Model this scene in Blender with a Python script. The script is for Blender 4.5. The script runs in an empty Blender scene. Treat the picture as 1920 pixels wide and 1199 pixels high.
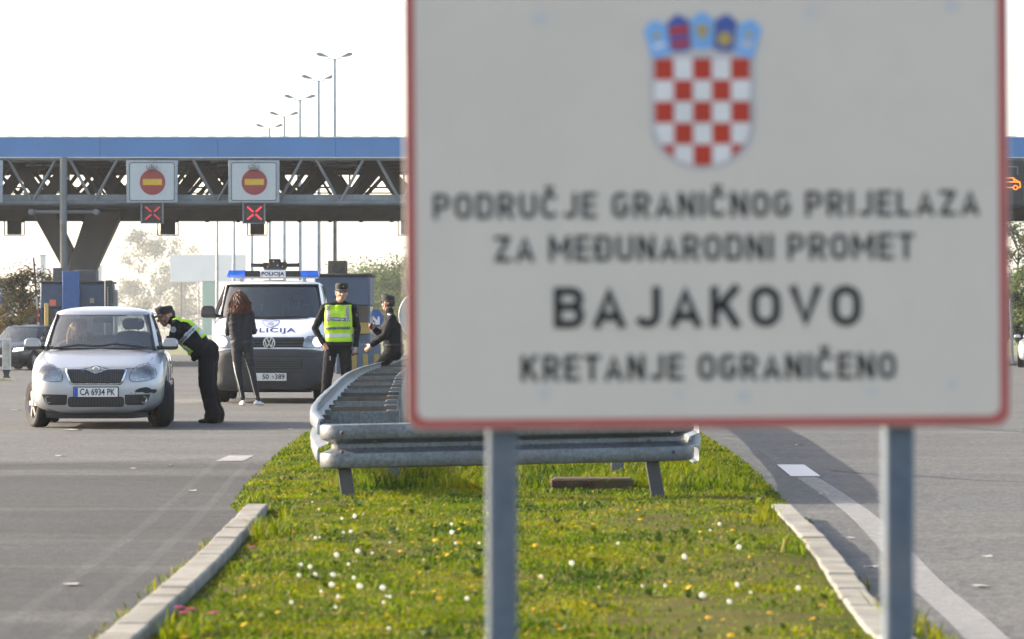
import bpy, bmesh, math, random
import numpy as np
from mathutils import Vector, Matrix, noise
from mathutils.bvhtree import BVHTree

random.seed(7)
rng = np.random.default_rng(7)
SC = bpy.context.scene
COL = SC.collection
R = math.radians

# ---------------------------------------------------------------- camera, sky, sun, exposure
CAM_H, FPX = 1.2, 7000.0
cam = bpy.data.cameras.new('camera')
cam.sensor_width = 36
cam.lens = FPX / 1920 * 36
cam.shift_y = 17.5 / 1920
cam.clip_start, cam.clip_end = 0.5, 6000
cam.dof.use_dof = True
cam.dof.focus_distance = 51
cam.dof.aperture_fstop = 6.4
cam.dof.aperture_blades = 7
cam_o = bpy.data.objects.new('camera', cam)
cam_o.location = (0, 0, CAM_H)
cam_o.rotation_euler = (R(90), 0, 0)
COL.objects.link(cam_o)
SC.camera = cam_o

SUN_AZ, SUN_EL = 72.0, 23.0          # degrees left of the view direction, above the horizon
sun_dir = Vector((-math.sin(R(SUN_AZ)) * math.cos(R(SUN_EL)), math.cos(R(SUN_AZ)) * math.cos(R(SUN_EL)), math.sin(R(SUN_EL))))
world = bpy.data.worlds.new('World')
SC.world = world
world.use_nodes = True
wn = world.node_tree.nodes
sky = wn.new('ShaderNodeTexSky')
sky.sky_type = 'NISHITA'
sky.sun_disc = False
sky.sun_elevation = R(SUN_EL)
sky.sun_rotation = R(-SUN_AZ)
sky.dust_density = 2.0
sky.air_density = 0.62
sky.ozone_density = 0.2
tint = wn.new('ShaderNodeMixRGB'); tint.blend_type = 'MULTIPLY'; tint.inputs[0].default_value = 1.0; tint.inputs[2].default_value = (1.13, 1.02, 0.88, 1)   # milky autumn sky
world.node_tree.links.new(sky.outputs[0], tint.inputs[1]); world.node_tree.links.new(tint.outputs[0], wn['Background'].inputs[0])
wn['Background'].inputs[1].default_value = 0.15
sl = bpy.data.lights.new('sun', 'SUN')
sl.energy = 3.1
sl.angle = R(0.6)
sl.color = (1.0, 0.92, 0.80)
sun_o = bpy.data.objects.new('sun', sl)
sun_o.rotation_euler = sun_dir.to_track_quat('Z', 'Y').to_euler()
COL.objects.link(sun_o)
SC.view_settings.view_transform = 'Standard'
SC.view_settings.look = 'None'
SC.view_settings.exposure = 1.78
SC.view_settings.gamma = 1.0
SC.view_settings.use_curve_mapping = False
SC.cycles.max_bounces = 8
SC.cycles.transparent_max_bounces = 24
SC.cycles.volume_bounces = 0
SC.cycles.caustics_reflective = False
SC.cycles.caustics_refractive = False
SC.cycles.sample_clamp_indirect = 6

def PX(px, Y): return (px - 960) / FPX * Y
def PZ(py, Y): return CAM_H + (617 - py) / FPX * Y
def G(px, py, z=0.0):
    Y = FPX * (CAM_H - z) / (py - 617)
    return Vector((PX(px, Y), Y, z))

# ---------------------------------------------------------------- materials
MATS = {}
def M(name, col, rough=0.5, metal=0.0, var=0.12, scale=6.0, bump=0.0, bscale=60.0, coat=0.0, trans=0.0, spec=0.5, emit=None, es=0.0, stretch=(1, 1, 1), rvar=0.08, dirt=None, dscale=1.5, damt=0.0):
    """Principled surface whose colour and roughness wander with noise; optional dirt patches, bump, translucency."""
    if name in MATS: return MATS[name]
    m = bpy.data.materials.new(name)
    m.use_nodes = True
    nt = m.node_tree; N = nt.nodes; L = nt.links
    b = N['Principled BSDF']
    tc = N.new('ShaderNodeTexCoord'); mp = N.new('ShaderNodeMapping')
    mp.inputs['Scale'].default_value = stretch
    L.new(tc.outputs['Object'], mp.inputs[0])
    nz = N.new('ShaderNodeTexNoise'); nz.inputs['Scale'].default_value = scale; nz.inputs['Detail'].default_value = 6
    L.new(mp.outputs[0], nz.inputs['Vector'])
    rp = N.new('ShaderNodeValToRGB')
    rp.color_ramp.elements[0].position = 0.3; rp.color_ramp.elements[1].position = 0.7
    rp.color_ramp.elements[0].color = tuple(c * (1 - var) for c in col) + (1,)
    rp.color_ramp.elements[1].color = tuple(min(1, c * (1 + var)) for c in col) + (1,)
    L.new(nz.outputs[0], rp.inputs[0])
    out = rp.outputs[0]
    if dirt:
        n2 = N.new('ShaderNodeTexNoise'); n2.inputs['Scale'].default_value = dscale; n2.inputs['Detail'].default_value = 8; n2.inputs['Roughness'].default_value = 0.65
        L.new(mp.outputs[0], n2.inputs['Vector'])
        r2 = N.new('ShaderNodeValToRGB'); r2.color_ramp.elements[0].position = 0.46; r2.color_ramp.elements[1].position = 0.62
        r2.color_ramp.elements[1].color = (damt, damt, damt, 1)
        L.new(n2.outputs[0], r2.inputs[0])
        mx = N.new('ShaderNodeMixRGB'); mx.inputs[2].default_value = tuple(dirt) + (1,)
        L.new(r2.outputs[0], mx.inputs[0]); L.new(out, mx.inputs[1]); out = mx.outputs[0]
    L.new(out, b.inputs['Base Color'])
    mr = N.new('ShaderNodeMapRange'); mr.inputs[3].default_value = max(0.02, rough - rvar); mr.inputs[4].default_value = min(1, rough + rvar)
    L.new(nz.outputs[0], mr.inputs[0]); L.new(mr.outputs[0], b.inputs['Roughness'])
    b.inputs['Metallic'].default_value = metal
    b.inputs['Coat Weight'].default_value = coat
    b.inputs['Coat Roughness'].default_value = 0.06
    b.inputs['Specular IOR Level'].default_value = spec
    if bump:
        n3 = N.new('ShaderNodeTexNoise'); n3.inputs['Scale'].default_value = bscale; n3.inputs['Detail'].default_value = 4
        L.new(mp.outputs[0], n3.inputs['Vector'])
        bp = N.new('ShaderNodeBump'); bp.inputs['Strength'].default_value = bump; bp.inputs['Distance'].default_value = 0.02
        L.new(n3.outputs[0], bp.inputs['Height']); L.new(bp.outputs[0], b.inputs['Normal'])
    if emit:
        b.inputs['Emission Color'].default_value = tuple(emit) + (1,); b.inputs['Emission Strength'].default_value = es
    if trans:
        t = N.new('ShaderNodeBsdfTranslucent'); L.new(out, t.inputs[0])
        ms = N.new('ShaderNodeMixShader'); ms.inputs[0].default_value = trans
        L.new(b.outputs[0], ms.inputs[1]); L.new(t.outputs[0], ms.inputs[2]); L.new(ms.outputs[0], N['Material Output'].inputs[0])
    MATS[name] = m
    return m

def glass(name, tint, refl=0.08, rough=0.02, body=None, bodyamt=0.0):
    """Thin pane: tinted see-through mixed with a mirror by Fresnel."""
    if name in MATS: return MATS[name]
    m = bpy.data.materials.new(name); m.use_nodes = True
    nt = m.node_tree; N = nt.nodes; L = nt.links
    N.remove(N['Principled BSDF'])
    t = N.new('ShaderNodeBsdfTransparent'); t.inputs[0].default_value = tuple(tint) + (1,)
    g = N.new('ShaderNodeBsdfGlossy'); g.inputs['Roughness'].default_value = rough
    f = N.new('ShaderNodeFresnel'); f.inputs[0].default_value = 1.5
    nz = N.new('ShaderNodeTexNoise'); nz.inputs['Scale'].default_value = 3
    ad = N.new('ShaderNodeMath'); ad.operation = 'MULTIPLY_ADD'; ad.inputs[1].default_value = 1.0; ad.inputs[2].default_value = refl
    L.new(f.outputs[0], ad.inputs[0])
    ms = N.new('ShaderNodeMixShader')
    L.new(ad.outputs[0], ms.inputs[0])
    src = t.outputs[0]
    if body:
        d = N.new('ShaderNodeBsdfDiffuse'); d.inputs[0].default_value = tuple(body) + (1,)
        mr = N.new('ShaderNodeMapRange'); mr.inputs[3].default_value = bodyamt * 0.6; mr.inputs[4].default_value = bodyamt * 1.4
        L.new(nz.outputs[0], mr.inputs[0])
        m2 = N.new('ShaderNodeMixShader'); L.new(mr.outputs[0], m2.inputs[0]); L.new(src, m2.inputs[1]); L.new(d.outputs[0], m2.inputs[2]); src = m2.outputs[0]
    L.new(src, ms.inputs[1]); L.new(g.outputs[0], ms.inputs[2])
    L.new(ms.outputs[0], N['Material Output'].inputs[0])
    MATS[name] = m
    return m

HAZE = 0.0002
# ---------------------------------------------------------------- object helpers
def tag(o, label=None, cat=None, group=None, kind=None):
    if label: o['label'] = label
    if cat: o['category'] = cat
    if group: o['group'] = group
    if kind: o['kind'] = kind
    return o
def thing(name, label, cat, loc=(0, 0, 0), rz=0.0, group=None):
    o = bpy.data.objects.new(name, None)
    COL.objects.link(o)
    o.location = loc; o.rotation_euler = (0, 0, rz)
    o.empty_display_size = 0.2
    return tag(o, label, cat, group)
def copy_tree(o, parent=None):
    c = o.copy(); COL.objects.link(c)
    if parent is not None: c.parent = parent
    for ch in list(o.children): copy_tree(ch, c)
    return c
def link(name, me, mats, parent=None, loc=None, rot=None):
    for m in (mats if isinstance(mats, (list, tuple)) else [mats]): me.materials.append(m)
    o = bpy.data.objects.new(name, me); COL.objects.link(o)
    if parent is not None: o.parent = parent
    if loc is not None: o.location = loc
    if rot is not None: o.rotation_euler = rot
    return o
def baked(o):
    """Evaluate an object's modifiers into a fresh mesh and delete the object."""
    dg = bpy.context.evaluated_depsgraph_get(); dg.update()
    me = bpy.data.meshes.new_from_object(o.evaluated_get(dg))
    bpy.data.objects.remove(o)
    return me

class MB:
    """Collects shapes and links them as ONE mesh object."""
    def __init__(s): s.v = []; s.f = []; s.m = []; s.mi = 0
    def add(s, verts, faces, mi=None):
        n = len(s.v); s.v += [tuple(p) for p in verts]
        s.f += [tuple(i + n for i in f) for f in faces]; s.m += [s.mi if mi is None else mi] * len(faces)
        return s
    def box(s, c, size, rot=None, mi=None):
        x, y, z = (k / 2 for k in size); c = Vector(c)
        P = [Vector(p) for p in ((-x, -y, -z), (x, -y, -z), (x, y, -z), (-x, y, -z), (-x, -y, z), (x, -y, z), (x, y, z), (-x, y, z))]
        if rot is not None: P = [rot @ p for p in P]
        return s.add([p + c for p in P], [(0, 3, 2, 1), (4, 5, 6, 7), (0, 1, 5, 4), (1, 2, 6, 5), (2, 3, 7, 6), (3, 0, 4, 7)], mi)
    def bar(s, a, b, w, h, mi=None, up=(0, 0, 1)):
        a, b = Vector(a), Vector(b); d = (b - a); l = d.length; d.normalize()
        u = Vector(up); side = d.cross(u)
        if side.length < 1e-4: side = d.cross(Vector((0, 1, 0)))
        side.normalize(); u = side.cross(d)
        rot = Matrix((side, d, u)).transposed()
        return s.box((a + b) / 2, (w, l, h), rot, mi)
    def tube(s, pts, rad, n=10, mi=None, caps=True):
        pts = [Vector(p) for p in pts]
        rad = rad if isinstance(rad, (list, tuple)) else [rad] * len(pts)
        V = []; F = []
        prev = None
        for i, p in enumerate(pts):
            d = (pts[min(i + 1, len(pts) - 1)] - pts[max(i - 1, 0)]).normalized()
            if prev is None:
                ref = Vector((0, 0, 1)) if abs(d.z) < 0.9 else Vector((1, 0, 0))
                a = d.cross(ref).normalized()
            else:
                a = (prev - d * prev.dot(d)).normalized()
            prev = a; b = d.cross(a)
            for k in range(n):
                t = 2 * math.pi * k / n
                V.append(p + (a * math.cos(t) + b * math.sin(t)) * rad[i])
        for i in range(len(pts) - 1):
            for k in range(n):
                F.append((i * n + k, i * n + (k + 1) % n, (i + 1) * n + (k + 1) % n, (i + 1) * n + k))
        if caps:
            F.append(tuple(range(n))[::-1]); F.append(tuple(range((len(pts) - 1) * n, len(pts) * n)))
        return s.add(V, F, mi)
    def lathe(s, prof, n=24, axis='z', c=(0, 0, 0), mi=None, caps=True):
        V = []; F = []; c = Vector(c)
        for r, h in prof:
            for k in range(n):
                t = 2 * math.pi * k / n
                p = (r * math.cos(t), r * math.sin(t), h)
                if axis == 'x': p = (h, p[0], p[1])
                if axis == 'y': p = (p[0], h, p[1])
                V.append(Vector(p) + c)
        for i in range(len(prof) - 1):
            for k in range(n):
                F.append((i * n + k, i * n + (k + 1) % n, (i + 1) * n + (k + 1) % n, (i + 1) * n + k))
        if caps: F.append(tuple(range(n))[::-1]); F.append(tuple(range((len(prof) - 1) * n, len(prof) * n)))
        else: F += [((len(prof) - 1) * n + k, (len(prof) - 1) * n + (k + 1) % n, (k + 1) % n, k) for k in range(n)]
        return s.add(V, F, mi)
    def prism(s, outline, y0, y1, mi=None):
        """Outline in x,z; walls between depth y0 (front) and y1."""
        n = len(outline)
        V = [(x, y0, z) for x, z in outline] + [(x, y1, z) for x, z in outline]
        F = [tuple(range(n)), tuple(range(n, 2 * n))[::-1]] + [(i + n, (i + 1) % n + n, (i + 1) % n, i) for i in range(n)]
        return s.add(V, F, mi)
    def ball(s, c, r, mi=None, n=10, rot=None):
        r = (r, r, r) if isinstance(r, (int, float)) else r; c = Vector(c)
        V = []; F = []
        for i in range(n // 2 + 1):
            a = math.pi * i / (n // 2)
            for k in range(n):
                t = 2 * math.pi * k / n
                p = Vector((r[0] * math.sin(a) * math.cos(t), r[1] * math.sin(a) * math.sin(t), r[2] * math.cos(a)))
                V.append((rot @ p if rot is not None else p) + c)
        for i in range(n // 2):
            for k in range(n):
                F.append((i * n + k, (i + 1) * n + k, (i + 1) * n + (k + 1) % n, i * n + (k + 1) % n))
        return s.add(V, F, mi)
    def mesh(s, name):
        me = bpy.data.meshes.new(name)
        me.from_pydata(s.v, [], s.f)
        me.polygons.foreach_set('material_index', s.m)
        bm = bmesh.new(); bm.from_mesh(me)
        bmesh.ops.remove_doubles(bm, verts=bm.verts, dist=1e-6)
        bmesh.ops.recalc_face_normals(bm, faces=bm.faces)
        bm.to_mesh(me); bm.free(); me.update()
        return me
    def build(s, name, mats, parent=None, smooth=35, bevel=0.0, loc=None, rot=None, segs=2):
        me = s.mesh(name)
        if smooth:
            me.polygons.foreach_set('use_smooth', [True] * len(me.polygons))
            me.set_sharp_from_angle(angle=R(smooth))
        o = link(name, me, mats, parent, loc, rot)
        if bevel:
            b = o.modifiers.new('bevel', 'BEVEL'); b.width = bevel; b.segments = segs; b.limit_method = 'ANGLE'; b.angle_limit = R(40)
        return o

def rrect(x0, x1, z0, z1, r, n=5):
    pts = []
    for cx, cz, a0 in ((x1 - r, z1 - r, 0), (x0 + r, z1 - r, 90), (x0 + r, z0 + r, 180), (x1 - r, z0 + r, 270)):
        for k in range(n + 1):
            a = R(a0 + 90 * k / n); pts.append((cx + r * math.cos(a), cz + r * math.sin(a)))
    return pts[::-1]
def circ(cx, cz, r, n=24, rz=None):
    return [(cx + r * math.cos(2 * math.pi * k / n), cz + (rz or r) * math.sin(2 * math.pi * k / n)) for k in range(n)][::-1]
def spline(pts, n=6, closed=True):
    out = []; m = len(pts)
    for i in range(m if closed else m - 1):
        if closed: p0, p1, p2, p3 = (Vector(pts[(i + k - 1) % m]) for k in range(4))
        else: p0, p1, p2, p3 = (Vector(pts[min(max(i + k - 1, 0), m - 1)]) for k in range(4))
        for k in range(n):
            t = k / n
            out.append(0.5 * ((2 * p1) + (p2 - p0) * t + (2 * p0 - 5 * p1 + 4 * p2 - p3) * t * t + (3 * p1 - p0 - 3 * p2 + p3) * t ** 3))
    if not closed: out.append(Vector(pts[-1]))
    return [tuple(p) for p in out]
def clip_convex(poly, clip):
    """Sutherland-Hodgman; clip polygon counter-clockwise."""
    out = list(poly)
    for i in range(len(clip)):
        a, b = clip[i], clip[(i + 1) % len(clip)]
        src, out = out, []
        side = lambda p: (b[0] - a[0]) * (p[1] - a[1]) - (b[1] - a[1]) * (p[0] - a[0])
        for j in range(len(src)):
            p, q = src[j], src[(j + 1) % len(src)]
            sp, sq = side(p), side(q)
            if sp >= 0: out.append(p)
            if sp * sq < 0:
                t = sp / (sp - sq); out.append((p[0] + (q[0] - p[0]) * t, p[1] + (q[1] - p[1]) * t))
        if len(out) < 3: return []
    return out

def text_mesh(s, width=None, height=None, bold=0.0, space=1.0, depth=0.0, res=3):
    """Lettering as verts (x, y) and triangles, centred on x, baseline at 0; width / cap height forced when given."""
    cu = bpy.data.curves.new('lettering', 'FONT')
    cu.body = s; cu.size = 1; cu.offset = bold; cu.space_character = space; cu.extrude = 0; cu.resolution_u = res
    o = bpy.data.objects.new('lettering', cu); COL.objects.link(o)
    me = baked(o); bpy.data.curves.remove(cu)
    V = [(v.co.x, v.co.y) for v in me.vertices]; F = [tuple(p.vertices) for p in me.polygons]
    bpy.data.meshes.remove(me)
    cu = bpy.data.curves.new('lettering', 'FONT'); cu.body = 'H'; cu.size = 1; cu.offset = bold
    o = bpy.data.objects.new('lettering', cu); COL.objects.link(o)
    me = baked(o); cap = max(v.co.y for v in me.vertices); base = min(v.co.y for v in me.vertices)
    bpy.data.meshes.remove(me); bpy.data.curves.remove(cu)
    x0, x1 = min(v[0] for v in V), max(v[0] for v in V)
    sy = (height or 1) / (cap - base)
    sx = (width / (x1 - x0)) if width else sy
    return [((x - (x0 + x1) / 2) * sx, (y - base) * sy) for x, y in V], F

def tri_patch(outline, maxlen):
    bm = bmesh.new()
    f = bm.faces.new([bm.verts.new((x, 0, z)) for x, z in outline])
    bmesh.ops.triangulate(bm, faces=bm.faces[:])
    for _ in range(7):
        long = [e for e in bm.edges if e.calc_length() > maxlen]
        if not long: break
        bmesh.ops.subdivide_edges(bm, edges=long, cuts=1)
        bmesh.ops.triangulate(bm, faces=[f for f in bm.faces if len(f.verts) > 3])
    bm.verts.index_update()
    V = [(v.co.x, v.co.z) for v in bm.verts]; F = [tuple(v.index for v in f.verts) for f in bm.faces]
    bm.free()
    return V, F

class Skin:
    """Lays flat shapes onto a surface by casting rays along `d` in local space."""
    def __init__(s, meshes, d=(0, 1, 0), far=6.0):
        V = []; F = []
        for me in meshes:
            n = len(V); V += [v.co.copy() for v in me.vertices]; F += [tuple(i + n for i in p.vertices) for p in me.polygons]
        s.t = BVHTree.FromPolygons(V, F); s.d = Vector(d); s.far = far
    def pt(s, x, z, off):
        if abs(s.d.y) > 0.5: o = Vector((x, 0, z)) - s.d * s.far
        elif abs(s.d.x) > 0.5: o = Vector((0, x, z)) - s.d * s.far
        else: o = Vector((x, z, 0)) - s.d * s.far
        h, n, i, d = s.t.ray_cast(o, s.d)
        if h is None: return None
        return h - s.d * off
    def patch(s, name, shapes, off, mat, parent, maxlen=0.06, thick=0.0, mb=None, mi=0):
        """shapes: list of outlines (list of xz) or (verts, faces) pairs."""
        own = mb is None; mb = mb or MB()
        for sh in shapes:
            V, F = sh if isinstance(sh, tuple) else tri_patch(sh, maxlen)
            last = None; P = []; keep = []
            for x, z in V:
                p = s.pt(x, z, off); keep.append(p is not None); P.append(p if p is not None else Vector((0, 0, 0)))
            F = [f for f in F if all(keep[i] for i in f)]
            mb.add(P, F, mi)
        if not own: return mb
        o = mb.build(name, mat, parent)
        if thick:
            k = o.modifiers.new('solid', 'SOLIDIFY'); k.thickness = thick; k.offset = 0
        return o
# ---------------------------------------------------------------- ground, road, verge, kerbs
def asphalt():
    m = bpy.data.materials.new('asphalt'); m.use_nodes = True
    nt = m.node_tree; N = nt.nodes; L = nt.links; b = N['Principled BSDF']
    tc = N.new('ShaderNodeTexCoord'); sx = N.new('ShaderNodeSeparateXYZ'); L.new(tc.outputs['Object'], sx.inputs[0])
    def noise_(scale, detail=4, rough=0.6, stretch=None):
        n = N.new('ShaderNodeTexNoise'); n.inputs['Scale'].default_value = scale; n.inputs['Detail'].default_value = detail; n.inputs['Roughness'].default_value = rough
        if stretch:
            mp = N.new('ShaderNodeMapping'); mp.inputs['Scale'].default_value = stretch; L.new(tc.outputs['Object'], mp.inputs[0]); L.new(mp.outputs[0], n.inputs['Vector'])
        else: L.new(tc.outputs['Object'], n.inputs['Vector'])
        return n
    def ramp(src, p0, c0, p1, c1):
        r = N.new('ShaderNodeValToRGB'); r.color_ramp.elements[0].position = p0; r.color_ramp.elements[1].position = p1
        r.color_ramp.elements[0].color = (*c0, 1) if isinstance(c0, tuple) else (c0, c0, c0, 1); r.color_ramp.elements[1].color = (*c1, 1) if isinstance(c1, tuple) else (c1, c1, c1, 1)
        L.new(src, r.inputs[0]); return r.outputs[0]
    def mix(fac, a, c, mode='MIX'):
        x = N.new('ShaderNodeMixRGB'); x.blend_type = mode
        for i, v in ((0, fac), (1, a), (2, c)):
            if hasattr(v, 'is_linked') or isinstance(v, bpy.types.NodeSocket): L.new(v, x.inputs[i])
            elif i == 0: x.inputs[0].default_value = v
            else: x.inputs[i].default_value = (*v, 1) if isinstance(v, tuple) else (v, v, v, 1)
        return x.outputs[0]
    base = mix(ramp(noise_(0.35, 5).outputs[0], 0.35, 0.0, 0.65, 1.0), (0.075, 0.074, 0.069), (0.097, 0.095, 0.088))
    # older darker surfacing nearer than the transverse joint on the left carriageway
    wob = noise_(0.8, 2)
    yy = N.new('ShaderNodeMath'); yy.operation = 'MULTIPLY_ADD'; yy.inputs[1].default_value = 0.5; L.new(wob.outputs[0], yy.inputs[0]); L.new(sx.outputs[1], yy.inputs[2])
    lt = N.new('ShaderNodeMapRange'); lt.inputs[1].default_value = 33.2; lt.inputs[2].default_value = 34.3; lt.inputs[3].default_value = 1; lt.inputs[4].default_value = 0; L.new(yy.outputs[0], lt.inputs[0])
    lx = N.new('ShaderNodeMath'); lx.operation = 'LESS_THAN'; lx.inputs[1].default_value = 0.0; L.new(sx.outputs[0], lx.inputs[0])
    an = N.new('ShaderNodeMath'); an.operation = 'MULTIPLY'; L.new(lt.outputs[0], an.inputs[0]); L.new(lx.outputs[0], an.inputs[1])
    base = mix(an.outputs[0], base, mix(ramp(noise_(0.5, 4, 0.6, (0.4, 1.6, 1)).outputs[0], 0.35, 0.0, 0.65, 1.0), (0.031, 0.031, 0.0285), (0.042, 0.0415, 0.0385)))
    # tyre-polished streaks across the far lanes and bitumen joints
    base = mix(ramp(noise_(0.5, 6, 0.7, (0.12, 1.0, 1)).outputs[0], 0.52, 0.0, 0.68, 0.4), base, (0.155, 0.15, 0.135))
    base = mix(ramp(noise_(0.22, 3, 0.5, (0.3, 1.4, 1)).outputs[0], 0.58, 0.0, 0.66, 0.45), base, (0.075, 0.078, 0.08))
    jn = noise_(0.35, 3, 0.5, (0.16, 1.0, 1))
    ab = N.new('ShaderNodeMath'); ab.operation = 'SUBTRACT'; ab.inputs[1].default_value = 0.5; L.new(jn.outputs[0], ab.inputs[0])
    ab2 = N.new('ShaderNodeMath'); ab2.operation = 'ABSOLUTE'; L.new(ab.outputs[0], ab2.inputs[0])
    base = mix(ramp(ab2.outputs[0], 0.0, 0.55, 0.004, 0.0), base, (0.07, 0.07, 0.07))
    # aggregate
    vo = N.new('ShaderNodeTexVoronoi'); vo.inputs['Scale'].default_value = 75; L.new(tc.outputs['Object'], vo.inputs['Vector'])
    cs = N.new('ShaderNodeSeparateColor'); L.new(vo.outputs['Color'], cs.inputs[0])
    base = mix(0.85, base, ramp(cs.outputs[0], 0.1, 0.45, 0.95, 1.7), 'MULTIPLY')
    v2 = N.new('ShaderNodeTexVoronoi'); v2.inputs['Scale'].default_value = 22; L.new(tc.outputs['Object'], v2.inputs['Vector'])
    c2 = N.new('ShaderNodeSeparateColor'); L.new(v2.outputs['Color'], c2.inputs[0])
    base = mix(0.6, base, ramp(c2.outputs[1], 0.0, 0.62, 1.0, 1.42), 'MULTIPLY')
    L.new(base, b.inputs['Base Color']); b.inputs['Roughness'].default_value = 0.78; b.inputs['Specular IOR Level'].default_value = 0.35
    bp = N.new('ShaderNodeBump'); bp.inputs['Strength'].default_value = 0.35; bp.inputs['Distance'].default_value = 0.01
    L.new(vo.outputs['Distance'], bp.inputs['Height']); L.new(bp.outputs[0], b.inputs['Normal'])
    return m
MATS['asphalt'] = asphalt()

def sheet(name, x0, x1, y0, y1, z, mat, nx=1, ny=1):
    mb = MB()
    V = [(x0 + (x1 - x0) * i / nx, y0 + (y1 - y0) * j / ny, z) for j in range(ny + 1) for i in range(nx + 1)]
    F = [(j * (nx + 1) + i, j * (nx + 1) + i + 1, (j + 1) * (nx + 1) + i + 1, (j + 1) * (nx + 1) + i) for j in range(ny) for i in range(nx)]
    mb.add(V, F)
    o = mb.build(name, mat, smooth=0); tag(o, kind='structure'); return o
sheet('ground', -1400, 1400, -60, 2800, -0.03, M('far_ground', (0.17, 0.17, 0.11), 0.95, var=0.35, scale=0.02))
sheet('road', -70, 70, -20, 330, 0.0, MATS['asphalt'])

KL = [(463, 944), (372, 1034), (178, 1197)]
KR = [(1485, 945), (1560, 1018), (1661, 1145)]
def kerb_line(px, side, tail):
    p = [(G(x, y, 0.1).x, G(x, y, 0.1).y) for x, y in px] + tail
    return spline(p, 10, False)
KLp = kerb_line(KL, -1, [(-1.50, 11.6), (-1.46, 9.6), (-1.34, 7.4), (-1.0, 5.9), (-0.5, 5.2), (0.05, 5.0)])
KRp = kerb_line(KR, 1, [(1.44, 12.5), (1.42, 10.2), (1.32, 7.6), (1.05, 6.0), (0.5, 5.2), (0.06, 5.0)])
def interp(table, y):
    t = sorted(table, key=lambda p: p[1])
    if y <= t[0][1]: return t[0][0]
    for a, b in zip(t, t[1:]):
        if a[1] <= y <= b[1]: return a[0] + (b[0] - a[0]) * (y - a[1]) / max(1e-6, b[1] - a[1])
    return t[-1][0]
EDGE_L = [(-1.95, 27.7), (-2.08, 31.9), (-2.25, 38.5), (-2.3, 43), (-2.36, 55), (-2.4, 200)]
EDGE_R = [(1.86, 26.8), (2.03, 33.2), (2.08, 39.4), (2.1, 60), (2.1, 200)]
KW = 0.135
def edge_l(y): return interp([(x + KW, yy) for x, yy in KLp if yy < 23.3] + [(-1.62, 23.6), (-1.82, 24.8)] + EDGE_L, y)
def edge_r(y): return interp([(x - KW, yy) for x, yy in KRp if yy < 23.3] + [(1.70, 23.6), (1.80, 24.8)] + EDGE_R, y)

_T = [(edge_l(i * .02), edge_r(i * .02)) for i in range(7600)]
def edge_l(y): return _T[min(7599, max(0, int(y * 50)))][0]
def edge_r(y): return _T[min(7599, max(0, int(y * 50)))][1]

def ground_z(x, y):
    a = min(1.0, max(0.0, min(x - edge_l(y), edge_r(y) - x) / 0.3))
    low = 0.045 + 0.04 * min(1, max(0, (x + .2) / 1.2)) if y < 23.7 else 0.012
    return low + a * (0.02 + 0.045 * noise.noise((x * 0.9, y * 0.35, 3.1)) * 0.6) + 0.012 * noise.noise((x * 5, y * 5, 1))

soil = M('soil', (0.075, 0.085, 0.014), 0.95, var=0.45, scale=9, bump=0.8, bscale=40, spec=.03, dirt=(0.095, 0.072, 0.034), dscale=1.1, damt=0.8)
mb = MB(); V = []; F = []
ys = list(np.arange(5.1, 45, 0.18)) + list(np.arange(45, 150, 2.0)); NXV = 26
for y in ys:
    l, r = edge_l(y), edge_r(y)
    for i in range(NXV + 1):
        x = l + (r - l) * i / NXV; V.append((x, y, ground_z(x, y)))
for j in range(len(ys) - 1):
    for i in range(NXV):
        a = j * (NXV + 1) + i; F.append((a, a + 1, a + NXV + 2, a + NXV + 1))
mb.add(V, F)
# skirt down to the road so that the edge has no gap
for side in (0, NXV):
    for j in range(len(ys) - 1):
        a, b = V[j * (NXV + 1) + side], V[(j + 1) * (NXV + 1) + side]
        mb.add([a, b, (b[0], b[1], -0.02), (a[0], a[1], -0.02)], [(0, 1, 2, 3)])
tag(mb.build('verge_ground', soil, smooth=60), kind='structure')

# kerb stones: each row one run of blocks with real joints
stone = M('kerb_concrete', (0.235, 0.225, 0.195), 0.85, var=0.16, scale=14, bump=0.25, bscale=90, dirt=(0.12, 0.11, 0.08), dscale=3.5, damt=0.7)
def kerb(path, inward):
    mb = MB(); pts = [Vector((x, y, 0)) for x, y in path]
    cum = [0]
    for a, b in zip(pts, pts[1:]): cum.append(cum[-1] + (b - a).length)
    def at(s):
        for i in range(len(pts) - 1):
            if cum[i] <= s <= cum[i + 1]: return pts[i].lerp(pts[i + 1], (s - cum[i]) / max(1e-6, cum[i + 1] - cum[i]))
        return pts[-1]
    s = 0.0; k = 0
    while s < cum[-1] - 0.3:
        ln = 0.5 if k % 3 else 0.44
        a, b = at(s + 0.011), at(min(cum[-1], s + ln - 0.011))
        d = (b - a).normalized(); nrm = Vector((d.y, -d.x, 0)) * inward
        j = Vector((random.uniform(-0.003, 0.003), 0, random.uniform(-0.004, 0.004)))
        c = (a + b) / 2 + nrm * (KW / 2) + j
        mb.bar(a + nrm * KW / 2 + j + Vector((0, 0, 0.01)), b + nrm * KW / 2 + j + Vector((0, 0, 0.01 + random.uniform(-0.004, 0.004))), KW, 0.18)
        s += ln; k += 1
    return tag(mb.build('kerb', stone, smooth=0, bevel=0.012), kind='structure')
kerb(KLp, -1); kerb(KRp, 1)

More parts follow.
